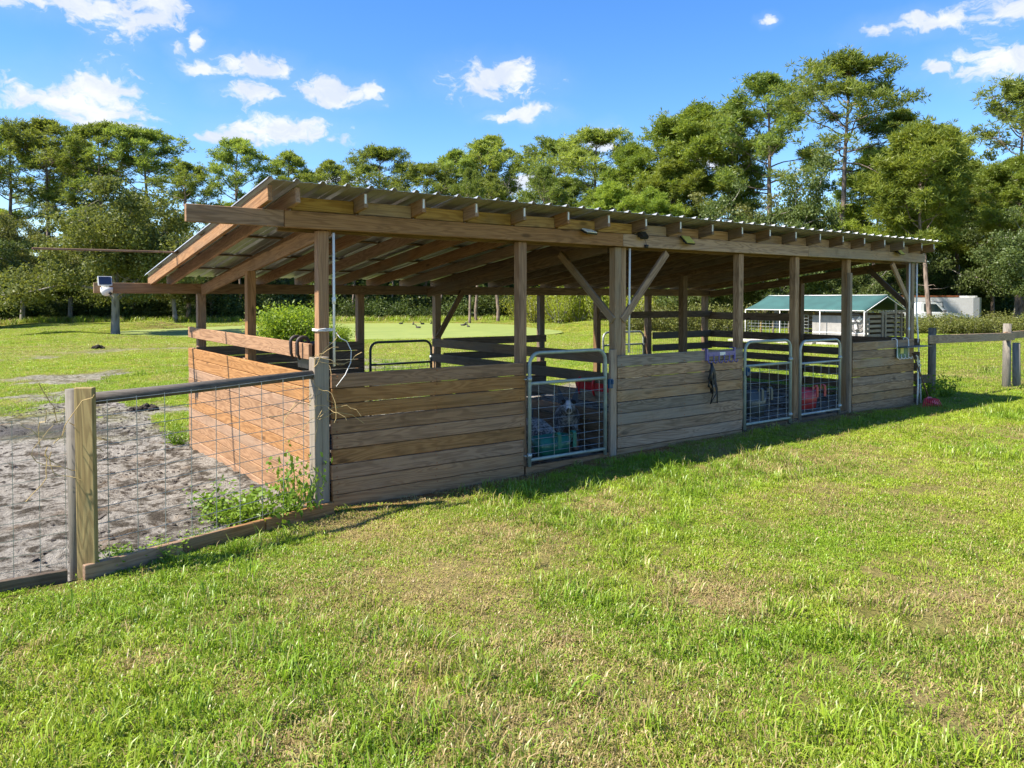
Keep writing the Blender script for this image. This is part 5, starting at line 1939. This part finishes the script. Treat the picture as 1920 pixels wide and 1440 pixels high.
# ------------------------------------------------------------------ grass and clods (uncountable)
def make_tuft(seed, n, rad, h0, h1, wid, lean, flat=0.0):
    rng_ = np.random.default_rng(seed)
    a = rng_.uniform(0, 6.28, n)
    q = rad * np.sqrt(rng_.uniform(0, 1, n))
    base = np.stack([np.cos(a) * q, np.sin(a) * q, np.full(n, -.004)], -1)
    h = rng_.uniform(h0, h1, n)
    d = rng_.uniform(0, 6.28, n)
    ln = lean * rng_.uniform(.3, 1.4, n)
    out = np.stack([np.cos(d), np.sin(d), np.zeros(n)], -1)
    side = np.stack([-np.sin(d), np.cos(d), np.zeros(n)], -1)
    tw = rng_.normal(size=(n, 1)) * .5
    side = side + out * tw
    side /= np.linalg.norm(side, axis=1)[:, None]
    w = (wid * rng_.uniform(.6, 1.3, n))[:, None]
    up = np.array([0, 0, 1.0])
    m = base + up * (h * .62 * np.cos(ln * .6))[:, None] + out * (h * .62 * np.sin(ln * .6))[:, None]
    t = m + up * (h * .42 * np.cos(ln * 1.7 + flat))[:, None] + out * (h * .42 * np.sin(ln * 1.7 + flat))[:, None]
    v = np.stack([base - side * w * .4, base + side * w * .4, m + side * w * .5, t, m - side * w * .5], 1).reshape(-1, 3)
    k5 = np.arange(n)[:, None, None] * 5
    f = (k5 + np.array([[0, 1, 2], [0, 2, 4], [4, 2, 3]])[None]).reshape(-1, 3)
    me = np_mesh('tuft', v, f, 'grass')
    at = me.attributes.new('rnd', 'FLOAT', 'POINT')
    at.data.foreach_set('value', np.repeat(rng_.uniform(0, 1, n), 5).astype(np.float32))
    return me


short = [make_tuft(300 + i, 92, .10, .012, .042, .0048, 1.2, .35) for i in range(4)]
tall = [make_tuft(310 + i, 26, .06, .05, .14, .0052, .7, .3) for i in range(3)]
broad = [make_tuft(320 + i, 46, .07, .014, .03, .0075, 1.2, .3) for i in range(2)]
straw = [make_tuft(330 + i, 44, .11, .02, .07, .0034, 1.4, .3) for i in range(2)]
KIND = short + tall + broad + straw
rng = np.random.default_rng(5)


def sector(n, r0, r1, p, half=.86):
    """points spread over the ground around the viewing place, denser close by"""
    u = rng.uniform(0, 1, n)
    r = (r0 ** p + u * (r1 ** p - r0 ** p)) ** (1 / p)
    b = rng.uniform(-half, half, n)
    lat, dep = r * np.sin(b), r * np.cos(b)
    return CAM.x + RGT.x * lat + FWD.x * dep, CAM.y + RGT.y * lat + FWD.y * dep, r


gx1, gy1, gr = sector(90000, 1.6, 24, 1.15)
mu = mud_mask(gx1, gy1)
ba = bare_mask(gx1, gy1)
inside = (gx1 > -.1) & (gx1 < 10.9) & (gy1 > -.03) & (gy1 < 4.8)
fence_line = (gx1 < -.05) & (np.abs(gy1 - (-.70 + (gx1 + 2.05) * .276)) < .04)
keep = (mu < rng.uniform(.12, .9, len(mu)) * .7) & ~inside & ~fence_line & (ba < .35 + rng.uniform(0, .85, len(mu)))
gx1, gy1, gr, ba = gx1[keep], gy1[keep], gr[keep], ba[keep]
keep = rng.uniform(0, 1, len(gx1)) < .30 + 1.1 * ss(.30, .60, fbm(gx1, gy1, .30, 145, 3))
gx1, gy1, gr, ba = gx1[keep], gy1[keep], gr[keep], ba[keep]
tl_ = ss(.52, .68, fbm(gx1, gy1, 1.5, 140, 3))
ltg, dpg = to_plan(gx1, gy1)
tl_ = np.maximum(tl_ * .75, np.exp(-(((ltg - 1.25) / .85) ** 2 + ((dpg - 3.3) / .55) ** 2)))
tl_ = np.maximum(tl_, .8 * np.exp(-(((ltg - 2.3) / .8) ** 2 + ((dpg - 4.0) / .6) ** 2)))
tl_ = np.maximum(tl_, .5 * np.exp(-(((ltg + 1.7) / .5) ** 2 + ((dpg - 3.1) / .5) ** 2)))
n = len(gx1)
u = rng.uniform(0, 1, n)
br_ = ss(.5, .66, fbm(gx1, gy1, .55, 160, 3))
kd = rng.integers(0, 4, n)
kd = np.where(u < .22 * tl_ ** 1.5, 4 + rng.integers(0, 3, n), kd)
kd = np.where((u > .55) & (u < .55 + .40 * br_), 7 + rng.integers(0, 2, n), kd)
kd = np.where((u > .84) & (rng.uniform(0, 1, n) < .35 + .65 * ba), 9 + rng.integers(0, 2, n), kd)
dry = np.clip(.12 + .75 * ba + .95 * (fbm(gx1, gy1, .9, 180, 4) - .45) + rng.normal(0, .15, n) + .12 * ss(6, 2.5, gr) * (1 - tl_) - .22 * tl_ - .15 * ss(8, 14, gr), 0, 1)
dry = np.where(kd >= 9, np.maximum(dry, .75), dry)
dry = np.where((kd == 7) | (kd == 8), -.4, dry)
sc_ = rng.uniform(.75, 1.3, n) * (1 + .035 * np.maximum(gr - 6, 0))
hz_ = sc_ * np.where(kd < 4, .8 + .5 * tl_, 1.0) * np.where(ba > .4, .7, 1.0)
keep = ~(((kd == 7) | (kd == 8)) & (ba > .3))
gx1, gy1, gr, ba, kd, dry, sc_, hz_, tl_ = [q_[keep] for q_ in (gx1, gy1, gr, ba, kd, dry, sc_, hz_, tl_)]
n = len(gx1)
tone = np.clip(ss(.34, .62, fbm(gx1, gy1, .8, 146, 4)) - .5 * tl_ + rng.normal(0, .18, n), 0, 1)
tone = np.where((kd == 7) | (kd == 8), tone * .6, tone)
rot = np.stack([rng.normal(0, .12, n), rng.normal(0, .12, n), rng.uniform(0, 6.28, n)], -1)
scatter('lawn_grass', KIND, np.stack([gx1, gy1, ground_z(gx1, gy1)], -1), rot, np.stack([sc_, sc_, hz_], -1), kd, 'mown lawn grass with dry patches and taller tufts in front of the barn', 'grass', extra=(('dry', 'FLOAT', dry), ('tone', 'FLOAT', tone)))

fx, fy, frr = sector(60000, 20, 88, 1.2)
mu = mud_mask(fx, fy)
keep = (mu < rng.uniform(.1, .8, len(mu)) * .6) & (pond_field(fx, fy) > 1.03)
fx, fy, frr = fx[keep], fy[keep], frr[keep]
n = len(fx)
sc_ = rng.uniform(1.3, 2.6, n) * (frr / 24) ** .5
dry = np.clip(.22 + .5 * (fbm(fx, fy, 5, 190, 3) - .45) + rng.normal(0, .1, n), 0, 1)
scatter('field_grass', short, np.stack([fx, fy, ground_z(fx, fy)], -1), np.stack([np.zeros(n), np.zeros(n), rng.uniform(0, 6.28, n)], -1),
        np.stack([sc_, sc_, sc_ * rng.uniform(.5, 1.1, n)], -1), rng.integers(0, 4, n), 'patchy grass of the grazed field behind the barn', 'grass', extra=(('dry', 'FLOAT', dry), ('tone', 'FLOAT', np.clip(fbm(fx, fy, 3, 191, 3) + rng.normal(.05, .2, n), 0, 1))))

# rank growth on the pond bank and wood edge
ex, ey = [], []
for i in range(2600):
    lt = rng.uniform(-.72, .7)
    Z = 80.0
    for _ in range(3):
        Z = float(np.interp(lt * Z, [-130, -75, -50, -28, 0, 9, 18, 30, 45, 60, 120], [50, 66, 84, 88, 92, 88, 72, 66, 62, 52, 40]))
    Z += rng.normal(-1.5, 1.6)
    x, y = plan(lt * Z, Z)
    ex.append(x)
    ey.append(y)
ex, ey = np.array(ex), np.array(ey)
n = len(ex)
s_ = rng.uniform(4, 9, n)
scatter('bank_grass', tall, np.stack([ex, ey, ground_z(ex, ey)], -1), np.stack([np.zeros(n), np.zeros(n), rng.uniform(0, 6.28, n)], -1),
        np.stack([s_, s_, s_ * .8], -1), rng.integers(0, 3, n), 'rank tall grass along the foot of the far wood', 'grass', extra=(('dry', 'FLOAT', np.clip(rng.normal(.25, .2, n), 0, 1)), ('tone', 'FLOAT', rng.uniform(0, 1, n))))

# clods and trodden manure in the paddock
def clod(seed):
    rng_ = np.random.default_rng(seed)
    bm = bmesh.new()
    bmesh.ops.create_icosphere(bm, subdivisions=2, radius=.03)
    for v in bm.verts:
        v.co *= rng_.uniform(.65, 1.25)
        v.co.z *= .6
    me = bpy.data.meshes.new('clod')
    bm.to_mesh(me)
    bm.free()
    me.materials.append(M['clod'])
    return me


cxp = rng.uniform(-7, .0, 9000)
cyp = rng.uniform(-.5, 13, 9000)
dn = fbm(cxp, cyp, .9, 230, 3)
keep = (mud_mask(cxp, cyp) > .4) & (rng.uniform(0, 1, 9000) < ss(.42, .62, dn) * .8 + .06)
cxp, cyp = cxp[keep], cyp[keep]
n = len(cxp)
s_ = np.minimum(rng.lognormal(-.6, .4, n), 1.1)
scatter('dirt_clods', [clod(400 + i) for i in range(4)], np.stack([cxp, cyp, ground_z(cxp, cyp) + .002], -1), np.stack([rng.uniform(-.4, .4, n), rng.uniform(-.4, .4, n), rng.uniform(0, 6.28, n)], -1),
        np.stack([s_, s_ * rng.uniform(.7, 1.3, n), s_ * rng.uniform(.5, 1, n)], -1), rng.integers(0, 4, n), 'loose dark clods trodden into the paddock earth', 'clods')
